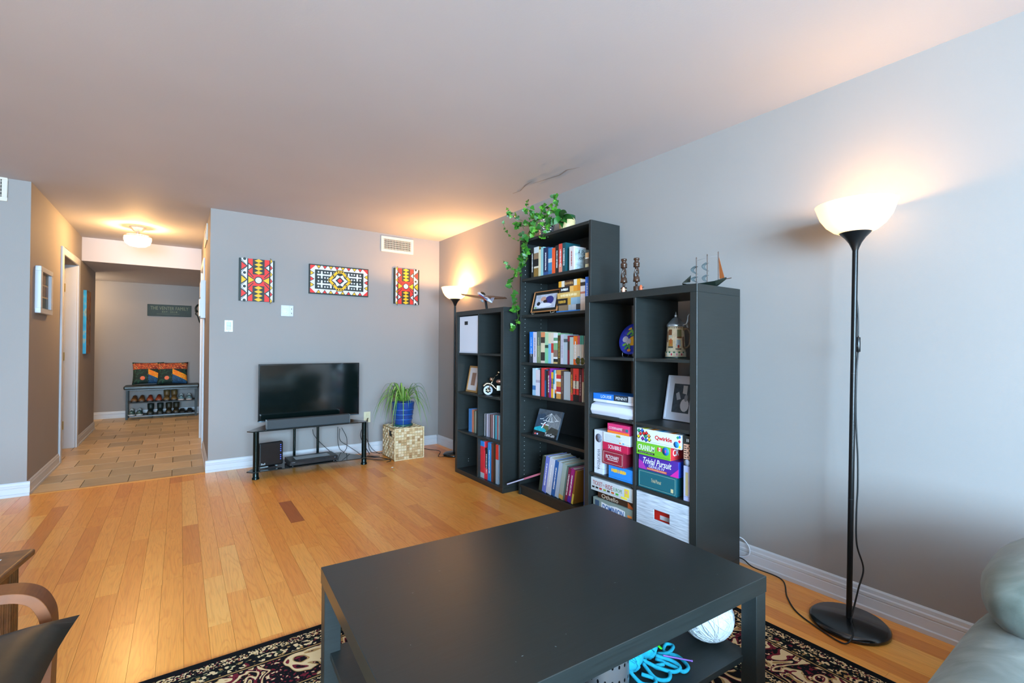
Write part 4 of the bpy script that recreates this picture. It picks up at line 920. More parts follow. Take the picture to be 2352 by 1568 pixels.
# top row
T1 = [(300, 337, 300, '1b1f20', 'thin black book', '~~~~~~~~~~~~'), (339, 402, 285, [(.3, '8a6a34'), (.36, 'd9d2c0'), (.6, '1c1e22'), (.8, '8d7258'), (1, 'cfd6d8')], 'white, brown and black picture-spined book'),
      (403, 434, 320, 'd8cfae', 'thin cream book'), (435, 469, 285, '8fc0c4', 'pale turquoise book'), (470, 536, 290, [(.12, '2d4f86'), (1, '1b2c52')], 'navy book with big white letters', '~~~~~~'),
      (538, 588, 296, [(.15, '2a6fa0'), (.45, '3d87b5'), (.6, 'c9d4d4'), (1, '2f7fae')], 'blue book with white marks'), (590, 633, 297, 'ea5a2c', 'orange book'),
      (636, 681, 262, '211f22', 'black book with white title', '~~~~~~~~~~~~~~~~'), (683, 729, 240, [(.3, 'd98a72'), (1, 'd64a3c')], 'red and pink book', '~~~~~~~~', M_INKW),
      (733, 778, 226, '154a52', 'tall dark teal hardback', '~~~~~~~~~~', None), (829, 893, 276, 'd5cdcc', 'white paperback with a printed cover', '~~~~~~~~~~', mat('a03a3a', .6))]
B1 = row([(k1(a), k1(b), r1(c_))+tuple(r) for a, b, c_, *r in T1], XS, BZ[5], .17, 'in the top row of the tall bookcase', r1(650))
o = B1[-1]; dpl = .15
MB().box(.01, .145, 0, .0006, .004, .155).build('cover_art', mat('b9c9cd', .5, noise=.35, nscale=40), o, loc=(0, -(onx((k1(829), r1(420)), XS).y-onx((k1(893), r1(420)), XS).y)/2-.0004, 0))
w_ = (onx((k1(829), r1(420)), XS).y-onx((k1(893), r1(420)), XS).y)/2
text('A Place', .10, .028, M_INK, o, (.085, -w_-.001, .13), '-y', shear=.2); text('of', .05, .024, M_INK, o, (.075, -w_-.001, .092), '-y', shear=.2)
sm_ = book('low tan and grey paperback leaning at the end of the top row', XS, BY+.03, BY+.075, BZ[5], .10, .14, [(.25, 'c6b98e'), (.6, '5d5c52'), (.68, 'e5e2da'), (1, 'cfa877')])
# second shelf: stacked books lying flat
def flat_book(label, y0, y1, z0, z1, x0, dp, c_, title=None, tcol=None, rz=0, ends=None, th=.8, grp=None, tw=.7):
    t = thing('book', label, 'book', (x0, (y0+y1)/2, z0), rz, group=grp); w = (y1-y0)/2; hh = z1-z0-.0004; b = .002
    cs = c_ if isinstance(c_, list) else [c_]; ms = [mat(q_, .45) for q_ in cs]; mb = MB(); n = len(cs)
    for i in range(n): mb.box(0, .003, w-2*w*(i+1)/n, w-2*w*i/n, 0, hh, i)
    mb.box(.003, dp, -w, w, 0, b, 0); mb.box(.003, dp, -w, w, hh-b, hh, 0); cv = mb.build('cover', ms, t)
    MB().box(.003, dp-.003, -w+.003, w-.003, b, hh-b).build('pages', M_PG, t)
    if title: (text if title in READ else lambda b_, *k: dashes(len(b_), *k))(title, 2*w*tw, hh*.5, tcol or M_INKW, cv, (-.0003, 0, hh/2), '-x')
    return t
xs2 = BX+.05; Yk = lambda cx, cy: onx((k1(cx), r1(cy)), xs2); zb = BZ[4]
lv = [(1155, 1140), (1140, 1062), (1062, 968), (968, 885), (885, 806), (806, 722)]
Zs = [zb]+[zb+(Yk(820, b).z-Yk(820, 1165).z) for _, b in lv]; Zs = [zb+.0005, zb+.012]+[z for z in Zs[2:]]
WH = 'in the flat stack on the second shelf'
flat_book('thin bright blue book at the bottom of the flat stack on the second shelf', Yk(985, 1140).y, Yk(660, 1160).y, Zs[0], Zs[1], xs2-.008, .16, '2a7fd0')
flat_book('tan book with striped spine lying '+WH, Yk(815, 1100).y+.001, Yk(680, 1100).y, Zs[1], Zs[2], xs2, .15, '8a7358'); flat_book('silver grey book with a dark end lying '+WH, Yk(978, 1100).y, Yk(815, 1100).y-.001, Zs[1], Zs[2], xs2, .15, ['aab3bb', 'b5bcc4', '343a40'])
flat_book('black book with gold lettering lying '+WH, Yk(805, 1010).y+.001, Yk(660, 1010).y, Zs[2], Zs[3], xs2, .15, '17181a', '~~~~~~~~~', mat('c79b3a', .5)); flat_book('pale blue book lying '+WH, Yk(985, 1010).y, Yk(805, 1010).y-.001, Zs[2], Zs[3], xs2, .15, ['c99a3c', '8fb2c8', '8fb2c8', '7fa5be'])
flat_book('wide cream-gold book lying '+WH, Yk(980, 930).y, Yk(665, 930).y, Zs[3], Zs[4], xs2, .16, 'd3ac62', '~~~~~~~~~~~~~', mat('f0dca8', .5))
flat_book('short black book with white title lying '+WH, Yk(832, 845).y+.001, Yk(700, 845).y, Zs[4], Zs[5], xs2, .15, '1f2022', '~~~~~~~'); flat_book('orange-gold book lying '+WH, Yk(992, 845).y, Yk(835, 845).y-.001, Zs[4], Zs[5], xs2, .15, ['e3b060', 'e0962e', 'd9892a'])
flat_book('yellow and white book with a dark label on top of the flat stack', Yk(980, 770).y, Yk(682, 770).y, Zs[5], Zs[6], xs2, .16, ['e8a52e', 'e3dccb', '4a3226', '4a3226', '4a3226', 'e3dccb', 'e8a52e'], '~~~~~~', mat('b58a52', .5), tw=.4)
yq = Yk(988, 900).y; book('white paperback with small face portraits upright beside the flat stack', xs2-.004, yq-.052, yq-.001, zb+.0005, .212, .16, [(.35, 'd8cbc0'), (.55, 'cbbcb6'), (.62, 'b8725c'), (.8, 'd5ccc9'), (.92, '3a2f2c'), (1, 'd9d2d0')])
book('white book with a blue spine upright at the end of the second shelf', xs2-.01, yq-.088, yq-.054, zb+.0005, .225, .17, [(1, '2f6fd8')], '~~~~~~~~~~~', None, None, 'e2e5ea')
ROW3 = [(362, 425, 172, [(.28, '2c3440'), (1, '1f7ee0')], 'blue and charcoal book with white author name', 'LOUISE  PENNY'), (427, 490, 176, 'cfc8d4', 'pale lilac book', '~~~~~~~~~~~~', mat('8a7a90', .6)),
        (493, 556, 166, [(.55, '7d8a68'), (1, '5a665c')], 'olive green book', '~~~~~~~~~~', mat('a9b08a', .6)), (567, 637, 178, [(.08, 'd9c2b5'), (.35, '33302e'), (.65, 'd9cdae'), (.84, '3b332d'), (1, 'd9885c')], 'dark brown book with a cream patch'),
        (639, 698, 188, [(.5, '7cc49a'), (.6, '2c4a3a'), (1, 'a8cfa8')], 'mint green book'), (700, 749, 190, [(.65, '7fb6d4'), (1, 'd9cdb4')], 'sky blue and beige book'), (751, 790, 190, [(.35, 'd8cfc4'), (.66, 'c23a34'), (1, 'dccabb')], 'cream book with a red panel'),
        (794, 864, 196, [(.06, 'c9a86a'), (.16, '23282a'), (.22, 'e6e8e8'), (.45, '8a7264'), (.68, '7fae80'), (.75, 'e6ecec'), (.85, '5f9a78'), (1, 'dfe3e6')], 'banded white, green and brown book'),
        (869, 920, 236, '4a3c22', 'dark brown book with gold lettering', '~~~~~~~~~~~', mat('b99a4a', .5)), (922, 974, 216, 'c4c2d2', 'lavender grey book', '~~~~~~~~~~~~~~', mat('9a98ac', .6)), (976, 1044, 226, [(.75, 'aebfca'), (.86, '4c5a60'), (1, 'aebfc4')], 'pale blue-grey book'),
        (1046, 1084, 240, [(.5, '7e2030'), (.8, '40302a'), (1, '8c2432')], 'dark red book'), (1086, 1150, 266, 'b9c9c4', 'pale grey-green low book'), (1153, 1224, 246, [(.2, 'e8661e'), (.7, 'd8ccbe'), (1, 'ef7a22')], 'orange and white book', '~~~~~~~', M_INKW),
        (1226, 1266, 240, [(.3, '5a8aa0'), (.7, 'd5cfc8'), (1, 'c8576a')], 'thin pink-topped book'), (1268, 1298, 240, [(.7, 'cfd2c8'), (1, '3f9a8e')], 'thin teal-topped book'), (1300, 1334, 240, [(.7, 'd2cdc2'), (1, '58b5a6')], 'thin sea-green topped book')]
row([(k3(a), k3(b), r3_(c_))+tuple(r) for a, b, c_, *r in ROW3], XS, BZ[3], .17, 'in the row on the third shelf', r3_(720))
ROW4 = [(415, 472, 826, [(.2, '8fb8d4'), (.36, '3a6ea8'), (1, 'b9cfdc')], 'pale blue book'), (474, 548, 852, [(.5, 'cfcbd8'), (.6, 'a8a0b2'), (1, 'd3c9d0')], 'lilac white book'), (551, 572, 826, '15171a', 'thin black book at the pale end'), (573, 630, 820, 'd23a3a', 'plain red book'),
        (632, 662, 850, [(.6, '2a5a86'), (1, '2b3a42')], 'thin steel blue book'), (664, 690, 870, '191b1e', 'thin charcoal book'), (692, 720, 866, '7e2436', 'thin maroon book', '~~~~', None), (722, 749, 830, '8c3496', 'thin purple book'),
        (751, 789, 898, [(.35, 'e8a824'), (.75, '1f3550'), (1, 'e9a930')], 'yellow and navy book', '~~~~~', mat('e9a930', .5)), (791, 813, 860, [(.5, 'c9d8dc'), (1, '2f9ab4')], 'thin teal and white book'), (815, 841, 920, [(.2, '22282c'), (.35, 'e2783a'), (1, 'dfdcd8')], 'thin white and orange book'),
        (844, 924, 862, [(.18, 'd2924a'), (.24, 'e9e4dc'), (.42, 'b5303a'), (.6, 'd2924a'), (.7, 'e6e2dc'), (.84, 'c93434'), (1, 'd2924a')], 'thick tan book with red and white bands'), (927, 974, 872, '4e3a34', 'dark brown book', '~~~~~~~~~', mat('8c6c5c', .5)),
        (980, 1096, 892, 'aab0b4', 'wide light grey hardback'), (1098, 1146, 830, [(.25, 'b5302a'), (1, '6e3320')], 'red-brown book with gold marks', '~~~~~~~~~', mat('c99a4a', .5)),
        (1148, 1246, 832, [(.2, '1a1a1c'), (.38, 'd9362e'), (.62, 'cfc8b4'), (1, 'e03a30')], 'thick red, cream and black book', '~~~~~~~~~~~', M_INK), (1248, 1306, 842, '4a1e26', 'deep maroon book', '~~~~~~~~~~', mat('b08a90', .5)), (1308, 1334, 832, [(.6, 'd6d0b8'), (1, 'a8353a')], 'thin red and cream book')]
row([(k3(a), k3(b), r3_(c_))+tuple(r) for a, b, c_, *r in ROW4], XS, BZ[2], .17, 'in the row on the fourth shelf', r3_(1350))
# bottom row, leaning
k5 = lambda cx: 1150+cx/5.6; r5 = lambda cy: 900+cy/5.6
LEAN = [(535, 575, '2c3a30', 'dark green binder', None, 850), (578, 625, '6a78c8', 'periwinkle textbook', '~~~~~~~~~~~~', 845), (628, 692, 'c3c9da', 'white textbook with boxed title', '~~~~~~~~~', 850), (700, 744, '2160a8', 'royal blue textbook', '~~~~~~~', 870), (747, 792, 'a9bcd0', 'pale blue textbook', None, 870),
        (797, 850, [(.12, 'c9a85a'), (1, '9fb3ad')], 'grey-green textbook with gold foot', None, 880), (853, 872, '55726c', 'thin slate green textbook', None, 900), (876, 908, '7c1f48', 'wine red textbook', '~~~~~~~', 920), (911, 955, [(.18, '5a2fb0'), (1, 'a51f7c')], 'magenta textbook with violet foot', '~~~~~~~~~~', 920), (962, 984, [(.3, 'd8d05a'), (1, '9a6a2a')], 'thin yellow textbook', None, 930)]
for a, b, c_, ds, ti, top in LEAN:
    pm = r5(1300); y1, y0 = onx((k5(a), pm), XS).y, onx((k5(b), pm), XS).y; an = R(10.5); y0 += .045; y1 += .045
    t = book(ds+' leaning on the bottom shelf', XS, y0, y1, BZ[0]+.0005+(y1-y0)*.5*sin(an), .272-(top-845)*.0004, .2, [(1, c_)] if isinstance(c_, str) else c_, ti, None, (an, 0, 0))
y1 = BY+.02+.059; book('blue textbook with yellow foot upright on the bottom shelf', XS, y1-.055, y1, BZ[0]+.0005, .275, .2, [(.09, 'd9b25a'), (1, '1f5cc0')], 'Developmental Biology')
A_n, B_n = onx((1167, 1111), 2.10), onx((1262, 1081), 2.30); ax_ = (B_n-A_n).normalized(); vr = ray((1215, 1096)); vr = (vr-ax_*vr.dot(ax_)).normalized(); nn_ = ax_.cross(vr)
if nn_.z < 0: nn_ = -nn_
tb = thing('notebook', 'thin pink-spined notebook sticking far out of the bottom shelf', 'notebook'); tb.matrix_world = M.Translation(A_n) @ M((ax_, nn_.cross(ax_), nn_)).transposed().to_4x4()
ln = (B_n-A_n).length
MB().box(0, ln, -.03, .10, -.006, -.0035).box(0, ln, -.03, .10, .0035, .006).build('cover', mat('5a4a66', .5), tb); MB().box(.002, ln-.002, -.028, .098, -.0035, .0035).build('pages', mat('b9b6c4', .7), tb)
MB().box(ln*.42, ln, -.0315, .1015, -.007, .007).build('pink_band', mat('a65568', .5), tb)
# ---- photo frames
def easel_frame(label, face, c_, w, h, b, m, inner, img, tilt, matc=None, matw=0, easel=False, yaw=0):
    t = thing('framed_photo', label, 'picture frame', c_, rot=(0, tilt, yaw)); Q_ = frameT('-x', (0, 0, h/2))
    mb = MB()
    for a in ((-w/2, w/2, h/2-b, h/2), (-w/2, w/2, -h/2, -h/2+b), (-w/2, -w/2+b, -h/2+b, h/2-b), (w/2-b, w/2, -h/2+b, h/2-b)): mb.box(*a, 0, .012, T=Q_)
    mb.build('frame', m, t, bev=.0015)
    if matc: MB().box(-w/2+b, w/2-b, -h/2+b, h/2-b, .002, .007, T=Q_).build('mat_board', matc, t)
    iw, ih = w/2-b-matw, h/2-b-matw; MB().box(-iw, iw, -ih, ih, .004, .0078, T=Q_).build('photo', inner, t)
    for s in img:
        P = [(u*iw, v*ih) for u, v in s[0]]; mb = MB(); mb.prism(ccw(P), .0078, .0079+.0001*s[2], T=Q_); mb.build('photo_detail', s[1], t)
    MB().box(-.02, .02, -h/2, h*.3, -.006, 0, T=Q_).build('back_strut', M_BLK, t, bev=.001)
    return t
ell = lambda u, v, a, b, n=14: [(u+a*cos(2*pi*i/n), v+b*sin(2*pi*i/n)) for i in range(n)]
c_ = (onx((1221, 713), 2.235)+onx((1280, 712), 2.235))/2; wf = abs(onx((1221, 713), 2.235).y-onx((1280, 712), 2.235).y)
f1 = easel_frame('wooden photo frame with black mat on a wire easel on the second shelf', '-x', (2.235, c_.y, zb+.016), wf, .168, .007, mat('b87a4a', .4), mat('b9bfd0', .4, noise=.2, nscale=30),
            [(ell(.35, .1, .42, .62), mat('2a2f7a', .5), 1), (ell(-.1, -.55, .75, .32), mat('dfe2ee', .5), 2), (ell(-.22, .35, .26, .34), mat('c79a88', .5), 3), (ell(-.62, -.3, .17, .28), mat('1c1a22', .5), 4), (ell(0, -.02, .2, .22), mat('2a2026', .5), 5), (ell(-.85, -.85, .1, .1), mat('6aa83a', .5), 6)], R(14), mat('14160f', .6), .022)
mb = MB()
for s in (-1, 1): mb.tube([(-.03, s*wf*.36, -.015), (.0, s*wf*.40, -.004), (.05, s*wf*.33, .12)], .0016, 6); mb.tube([(-.03, s*wf*.36, -.015), (-.028, s*wf*.36, .006)], .0016, 6)
mb.build('wire_easel', mat('c9b8a2', .3, .7), f1, rot=(0, R(-14), 0))
# picture book on fifth shelf
pb = thing('picture_book', 'picture book with white aerobatic planes on its cover, fifth shelf', 'book', (2.225, onx((1252, 1000), 2.225).y, BZ[1]+.001), rot=(0, R(20), R(2))); w, h = .262, .205; Q_ = frameT('-x', (0, 0, h/2))
MB().box(-w/2, w/2, -h/2, h/2, .010, .013, T=Q_).box(-w/2, w/2, -h/2, h/2, -.003, 0, T=Q_).box(w/2-.003, w/2, -h/2, h/2, 0, .010, T=Q_).build('cover', mat('4a5560', .4, noise=.3, nscale=30), pb)
MB().box(-w/2+.002, w/2-.003, -h/2+.002, h/2-.002, 0, .010, T=Q_).build('pages', mat('2aa0bc', .6), pb)
def pcs(parts):
    for i, (P, m) in enumerate(parts): MB().prism(ccw([(u*w/2, v*h/2) for u, v in P]), .0128, .0132+.00012*i, T=Q_).build('cover_art', m, pb)
MT = [mat(c_, .5, noise=.25, nscale=50) for c_ in ('2c4258', '7a8086', '57603f', '3a3c38', '18a0b0', '15191c')]; MWp = mat('e6eef2', .5)
pcs([([(-1, .55), (-.4, .7), (0, .2), (-.2, -.3), (-1, -.5)], MT[0]), ([(-.2, -.5), (0, .3), (.5, .8), (1, .5), (1, -.7), (.2, -.75)], MT[1]), ([(-.3, -.2), (.1, -.1), (.3, -.6), (-.1, -.65)], MT[2]), ([(.1, -.6), (.4, -.2), (1, -.3), (1, -.72), (.2, -.75)], MT[3]),
     ([(-1, -.45), (-.5, -.25), (.05, -.5), (-.05, -.72), (-1, -.65)], MT[4]), ([(-1, -1), (1, -1), (1, -.70), (-1, -.62)], MT[5])])
pcs([([(x0, y0), (.12, .78), (.14, .78), (x0+.05, y0)], MWp) for x0, y0 in ((-.55, .28), (-.25, .2), (.0, .18), (.3, .2), (.72, .3))]+[([(x0-.16, y0-.03), (x0+.16, y0+.03), (x0+.16, y0+.05), (x0-.16, y0+.02)], MWp) for x0, y0 in ((-.55, .25), (-.25, .17), (.0, .15), (.32, .15), (.72, .27))]+[([(-.55, -.05), (.15, -.08), (.15, -.15), (-.5, -.12)], MWp), ([(-.25, .08), (-.13, .08), (-.35, -.42), (-.42, -.40)], MWp), ([(-.2, -.05), (-.1, -.05), (-.2, -.2), (-.3, -.2)], mat('c23a44', .5))])
text('TankCam', .105, .024, M_INKW, pb, (-.0145, -.055, .022), '-x'); MB().cbox((-.105, -.090, .0134), (.018, .012, .001), T=Q_).build('logo_patch', mat('d05a60', .5), pb); MB().cbox((-.08, -.090, .0134), (.018, .010, .001), T=Q_).build('logo_patch', mat('b5bce0', .5), pb)
# sunglasses in front of the third row
gl = thing('sunglasses', 'silver-rimmed sunglasses with amber lenses in front of the third row', 'sunglasses', (BX+.012, onx((1333, 812), BX+.012).y, BZ[3]+.001))
for s in (-.022, .022): MB().tube([V((0, s+.024*cos(a), .026+.024*sin(a))) for a in [i*2*pi/20 for i in range(21)]], .0016, 6).build('rim', mat('c9d2da', .2, .9), gl); MB().lathe([(.023, 0), (0, .002)], 20, T=frameT('-x', (0, s, .026)), cap=False).build('lens', mat('4a4a10', .1), gl)
for s in (-.046, .046): MB().tube([(0, s, .03), (.06, s, .028), (.10, s, .02)], .0014, 6).build('temple_arm', mat('c9d2da', .2, .9), gl)
# ------------------------------------------------------------------ left cube shelf contents
XC = KLX+.02
def KY(px, py, x=XC): return onx((px, py), x).y
sb = thing('storage_box', 'white storage box with a black label holder in the corner cube shelf', 'box', (KLX+.012, KLY+KW-.039-.17, KLZ[3]+.0005)); MWb = mat('d5dae6', .5)
MB().box(0, .004, -.160, .160, 0, .325).build('front_panel', MWb, sb, bev=.001); MB().box(.004, .36, -.16, .16, 0, .004).box(.356, .36, -.16, .16, .004, .325).box(.004, .356, -.16, -.156, .004, .325).box(.004, .356, .156, .16, .004, .325).build('body', MWb, sb)
MB().box(-.0015, .0005, .012, .068, .25, .282).build('label_holder', mat('15191c', .5), sb); MB().box(-.002, .0, -.16, .16, .0, .012).build('bottom_hem', mat('c3c9d6', .6), sb)
easel_frame('gold photo frame with a pale mat on the corner cube shelf', '-x', (2.135, onx((1072, 900), 2.135).y-.095, KLZ[2]+.001), .19, .235, .016, mat('b8864a', .35, .4), mat('8a6a58', .5), [], R(11), mat('c9c5c6', .6), .045)
# motorcycle model
mc = thing('model_motorcycle', 'small metal motorcycle model on the corner cube shelf', 'model', (2.181, 3.338, KLZ[2]), R(58)); MCh = mat('c9b79a', .25, .9); MCk = mat('1a1a1c', .4)
def wheel(y_, rr=.042):
    T0 = M.Translation((0, y_, rr+.004)) @ M.Rotation(pi/2, 4, 'Y')
    MB().lathe([(rr, -.008), (rr+.004, 0), (rr, .008), (rr*.62, .006), (rr*.62, -.006), (rr, -.008)], 28, T=T0, cap=False).build('tyre', mat('c5cbd6', .45), mc)
    mb = MB()
    for i in range(6): a = i*pi/3; mb.cyl((0, y_, rr+.004), (0, y_+rr*.64*cos(a), rr+.004+rr*.64*sin(a)), .0022, 6)
    mb.build('spokes', MCh, mc)
wheel(.06, .037); wheel(-.115, .037)
MB().tube([(-.012, .06, .046), (-.012, .005, .155)], .004, 8).build('fork', MCh, mc); MB().tube([(.012, .06, .046), (.012, .005, .155)], .004, 8).build('fork', MCh, mc)
MB().tube(bez([(0, .10, .075), (0, .07, .098), (0, .03, .09), (0, .0, .06), (0, -.03, .04)], 6), .008, 8).build('front_fender', MCh, mc)
MB().lathe([(.001, 0), (.014, .004), (.017, .02), (.012, .03)], 14, T=frameT(((1, 0, 0), (0, 0, 1), (0, 1, 0)), (0, .015, .135))).build('headlight', mat('b08a72', .2, .8), mc)
MB().tube(bez([(-.05, -.02, .175), (-.02, -.005, .165), (.02, -.005, .165), (.05, -.02, .175)], 5), .0035, 8).build('handlebar', MCh, mc); MB().ball((-.045, -.03, .195), (.004, .012, .009), 8).build('mirror', MCh, mc)
MB().ball((0, -.04, .115), (.016, .035, .02), 14).build('fuel_tank', mat('b88f80', .3, .6), mc); MB().box(-.014, .014, -.075, -.01, .035, .085).build('engine', mat('8a8478', .3, .8), mc, bev=.004); MB().ball((0, -.095, .105), (.016, .035, .009), 12).build('saddle', MCk, mc)
# discs and books
KD = [(1076.5, 1083.5, 939, [(.1, '4a86b8'), (1, '3f78b4')], 'blue disc case'), (1084, 1088, 941, 'c8785c', 'salmon disc case'), (1088.3, 1091, 943, '6a6a54', 'olive disc case'), (1091.3, 1093.5, 944, 'a8b0a0', 'pale grey disc case'), (1093.7, 1096, 944, '3a4440', 'charcoal disc case')]
row([s[:4]+(s[4]+' in the short row',) for s in KD], XC+.03, KLZ[1], .14, 'on the corner cube shelf', 980)
KD2 = ['a9aab0', '1c1e22', 'd5d0de', '8f8a9a', '9c97a2', '4a3a3a', '8a6a68', '7c4a50', 'c2c6cc', '3c4a4e', '3f9ab0', '5aa5b8', 'b04a4c', '9fc0cc']
nm = ['silver', 'black', 'white', 'grey-violet', 'grey', 'dark brown', 'dusty pink', 'maroon', 'pale grey', 'slate', 'teal', 'turquoise', 'red', 'ice blue']
for i, c_ in enumerate(KD2):
    a = 1112.5+i*2.45; row([(a, a+2.3, 950+i*.35, c_, nm[i]+' disc case in the long row')], XC+.035, KLZ[1], .14, 'on the corner cube shelf', 1000)
KB = [(1100, 1112, 1012, [(.14, 'a9bcc4'), (.86, 'd22e38'), (1, '2a82d0')], 'thick red book with blue top'), (1112.3, 1114, 1034, 'e83a50', 'thin coral book'), (1114.3, 1120, 1029, [(.35, 'd52a3a'), (1, '1c1c20')], 'black and red book', '~~~~~~~~~~~'), (1120.4, 1128, 1017, '1f86cc', 'bright blue book', '~~~~~~~~~~~'), (1128.4, 1133, 1019, '6a3326', 'reddish brown book'), (1133.4, 1138, 1021, '2a2a20', 'dark olive book'), (1138.6, 1144.5, 1021, [(.62, '9fb8cc'), (1, 'd9382e')], 'red and pale blue book')]
row([s[:4]+(s[4],)+tuple(s[5:]) for s in KB], XC+.01, KLZ[0], .22, 'in the bottom of the corner cube shelf', 1070)
# ------------------------------------------------------------------ model aeroplane
ap = thing('model_airplane', 'red, white and blue model airplane on a curved black stand', 'model', (2.19, onx((1116, 712), 2.19).y, KH)); MWA, MRA, MBA = mat('cfd6e2', .3), mat('d8301f', .3), mat('3f6db0', .3)
MB().box(-.05, .05, -.04, .04, 0, .008).build('stand_base', M_BLK, ap, bev=.003); MB().tube(bez([(0, -.015, .006), (0, -.005, .05), (0, .005, .08), (0, .025, .10)], 6), [.011]*13+[.009]*6, 10).build('stand_arm', M_BLK, ap)
A0 = M.Translation((0, .035, .125)) @ M.Rotation(R(24), 4, 'X')   # nose towards +y
def lath_y(prof, sx=1, sz=1): return A0 @ M(((sx, 0, 0, 0), (0, 0, 1, 0), (0, -sz, 0, 0), (0, 0, 0, 1)))
MB().lathe([(.001, -.15), (.008, -.14), (.014, -.09), (.020, -.02), (.021, .04), (.017, .085), (.009, .105), (.001, .11)], 20, T=lath_y(0)).build('fuselage', MWA, ap)
MB().lathe([(.001, -.10), (.014, -.07), (.0215, -.02), (.0225, .04), (.017, .075), (.001, .09)], 20, T=A0 @ M.Translation((0, 0, -.004)) @ M(((.98, 0, 0, 0), (0, 0, 1, 0), (0, -.9, 0, 0), (0, 0, 0, 1)))).build('belly', MRA, ap)
MB().ball((0, .025, .014), (.013, .045, .02), 16, T=A0).build('canopy', mat('1c1f1a', .12), ap)
for s in (1, -1): MB().prism(ccw([(0, .03), (s*.23, .005), (s*.23, -.025), (0, -.045)]), -.003, .003, T=A0 @ M.Translation((0, 0, -.008)) @ M.Rotation(-s*R(4), 4, 'Y')).build('wing', mat('7a5030', .4) if s < 0 else mat('6a4a34', .4), ap)
MB().prism([(-.10, 0), (-.145, .0), (-.165, .055), (-.14, .055)], -.003, .003, T=A0 @ M(((0, 0, 1, 0), (1, 0, 0, 0), (0, 1, 0, 0), (0, 0, 0, 1)))).build('tail_fin', mat('9a9aac', .4), ap)
for s in (1, -1): MB().prism(ccw([(0, -.135), (s*.10, -.145), (s*.10, -.165), (0, -.17)]), .052, .056, T=A0).build('tailplane', mat('6e4c3c', .4), ap)
MB().ball((0, .02, -.045), (.008, .035, .008), 10, T=A0).build('fuel_pod', mat('9fb4c4', .25, .3), ap); MB().box(-.003, .003, .0, .03, -.04, -.01, T=A0).build('pod_pylon', MWA, ap)
MB().prism(ccw([(.05, .004), (.02, .008), (-.09, .006), (-.09, .001), (.05, -.001)]), -.0216, .0216, T=A0 @ M(((0, 0, 1, 0), (1, 0, 0, 0), (0, 1, 0, .002), (0, 0, 0, 1)))).build('blue_stripe', MBA, ap)
# ------------------------------------------------------------------ game shelf contents
k6 = lambda cx: 1340+cx/5.225; r6 = lambda cy: 960+cy/5.225
XG = KRX+.03
def GP(cx, cy, x=XG): return onx((k6(cx), r6(cy)), x)
def game(label, y0, y1, z0, z1, x0, dp, front, side=None, lid=None, cat='board game', name='game_box', rz=0):
    t = thing(name, label, cat, (x0, (y0+y1)/2, z0), rz); w = (y1-y0)/2; h = z1-z0-.0005
    ms = [mat(front, .4), mat(side or front, .4)]; T0 = .0012
    mb = MB().box(0, dp, -w, w, 0, h, 0); mb.m[-4] = 1; mb.m[-5+5-1-3] = 1
    for i, p in enumerate(mb.f): mb.m[i] = 0
    mb.m[2] = 1; t0 = t; t = mb.build('box', ms, t, bev=.0008)
    MB().box(-.0004, dp, -w-.0004, w, h*.12, h*.12+.0008).build('lid_seam', mat('1a1a1c', .6), t)
    return t, w, h
def fp(t, name, m, u0, u1, v0, v1, w, h, d=.0006):
    """flat print on the front: u runs left to right, v bottom to top, both 0..1"""
    return MB().box(-d, .0002, w-2*w*u1, w-2*w*u0, v0*h, v1*h).build(name, m, t)
def ft(t, body, m, u, v, tw, th_, w, h, shear=0, bold=0): return text(body, tw*2*w, th_*h, m, t, (-.0008, w-2*w*u, v*h), '-x', shear=shear, bold=bold)
def fpoly(t, name, m, pts, w, h, d=.0008): return MB().prism(ccw([(-w+2*w*u, v*h) for u, v in pts]), 0, d, T=frameT('-x', (0, 0, 0))).build(name, m, t)
z3, z4 = KRZ[1], KRZ[0]; MWt = M_INKW
# --- third cell row, left
yL = GP(148, 460).y; t, w, h = game('white boxed encyclopedia game with a grey puzzle globe standing on end', GP(255, 460).y, yL, z3+.0005, z3+.262, XG-.012, .26, 'cdd2de', 'b9c0d0')
MB().lathe([(.026, 0), (.026, .001), (0, .0012)], 24, T=frameT('-x', (-.0003, 0, h*.82)), cap=False).build('globe_print', mat('6e7486', .5, noise=.3, nscale=60), t); text('WIKIPEDIA', h*.48, .022, mat('3a3f4a', .5), t, (-.0006, 0, h*.33), 'spine')
y0, y1 = KRY+RW/2+.012, None
gz = [z3+.0005, z3+.075, z3+.158, z3+.203, z3+.262, z3+.305]
t, w, h = game('blue game box with yellow title under the dark red box', y0, GP(330, 680).y, gz[0], gz[1], XG-.02, .27, '1f7fd0', '1a6ab0'); dashes(7, w*1.2, h*.3, mat('e8b52a', .5), t, (-.0006, w*.15, h*.66), '-x')
for i_ in range(0): pass
t, w, h = game('dark red drawing game box with thin white border lines', GP(515, 540).y, GP(265, 500).y, gz[1], gz[2], XG-.025, .27, '8c1f34', '7a1a2c'); ft(t, 'PICTIONARY', MWt, .48, .56, .62, .26, w, h)
for a in ((.05, .95, .10, .115), (.05, .95, .885, .90), (.05, .058, .1, .9), (.942, .95, .1, .9)): fp(t, 'border_line', mat('d9c9c4', .5), *a, w, h)
fp(t, 'underline', MWt, .24, .74, .34, .37, w, h)
t, w, h = game('flat crimson word game box on top of the dark red box', GP(560, 400).y, GP(262, 380).y, gz[2], gz[3], XG-.022, .27, 'c01d48', 'a81a3e'); ft(t, 'SCRABBLE', MWt, .5, .52, .52, .5, w, h)
t, w, h = game('white game box with small grey print between crimson and pink boxes', GP(585, 300).y+.001, GP(268, 280).y, gz[3], gz[4], XG-.02, .26, 'd3d7da', 'c3c8cc')
for i in range(6): fp(t, 'print_line', mat('a9b2b6', .6), .06, .72-.05*(i % 3), .75-.11*i, .79-.11*i, w, h)
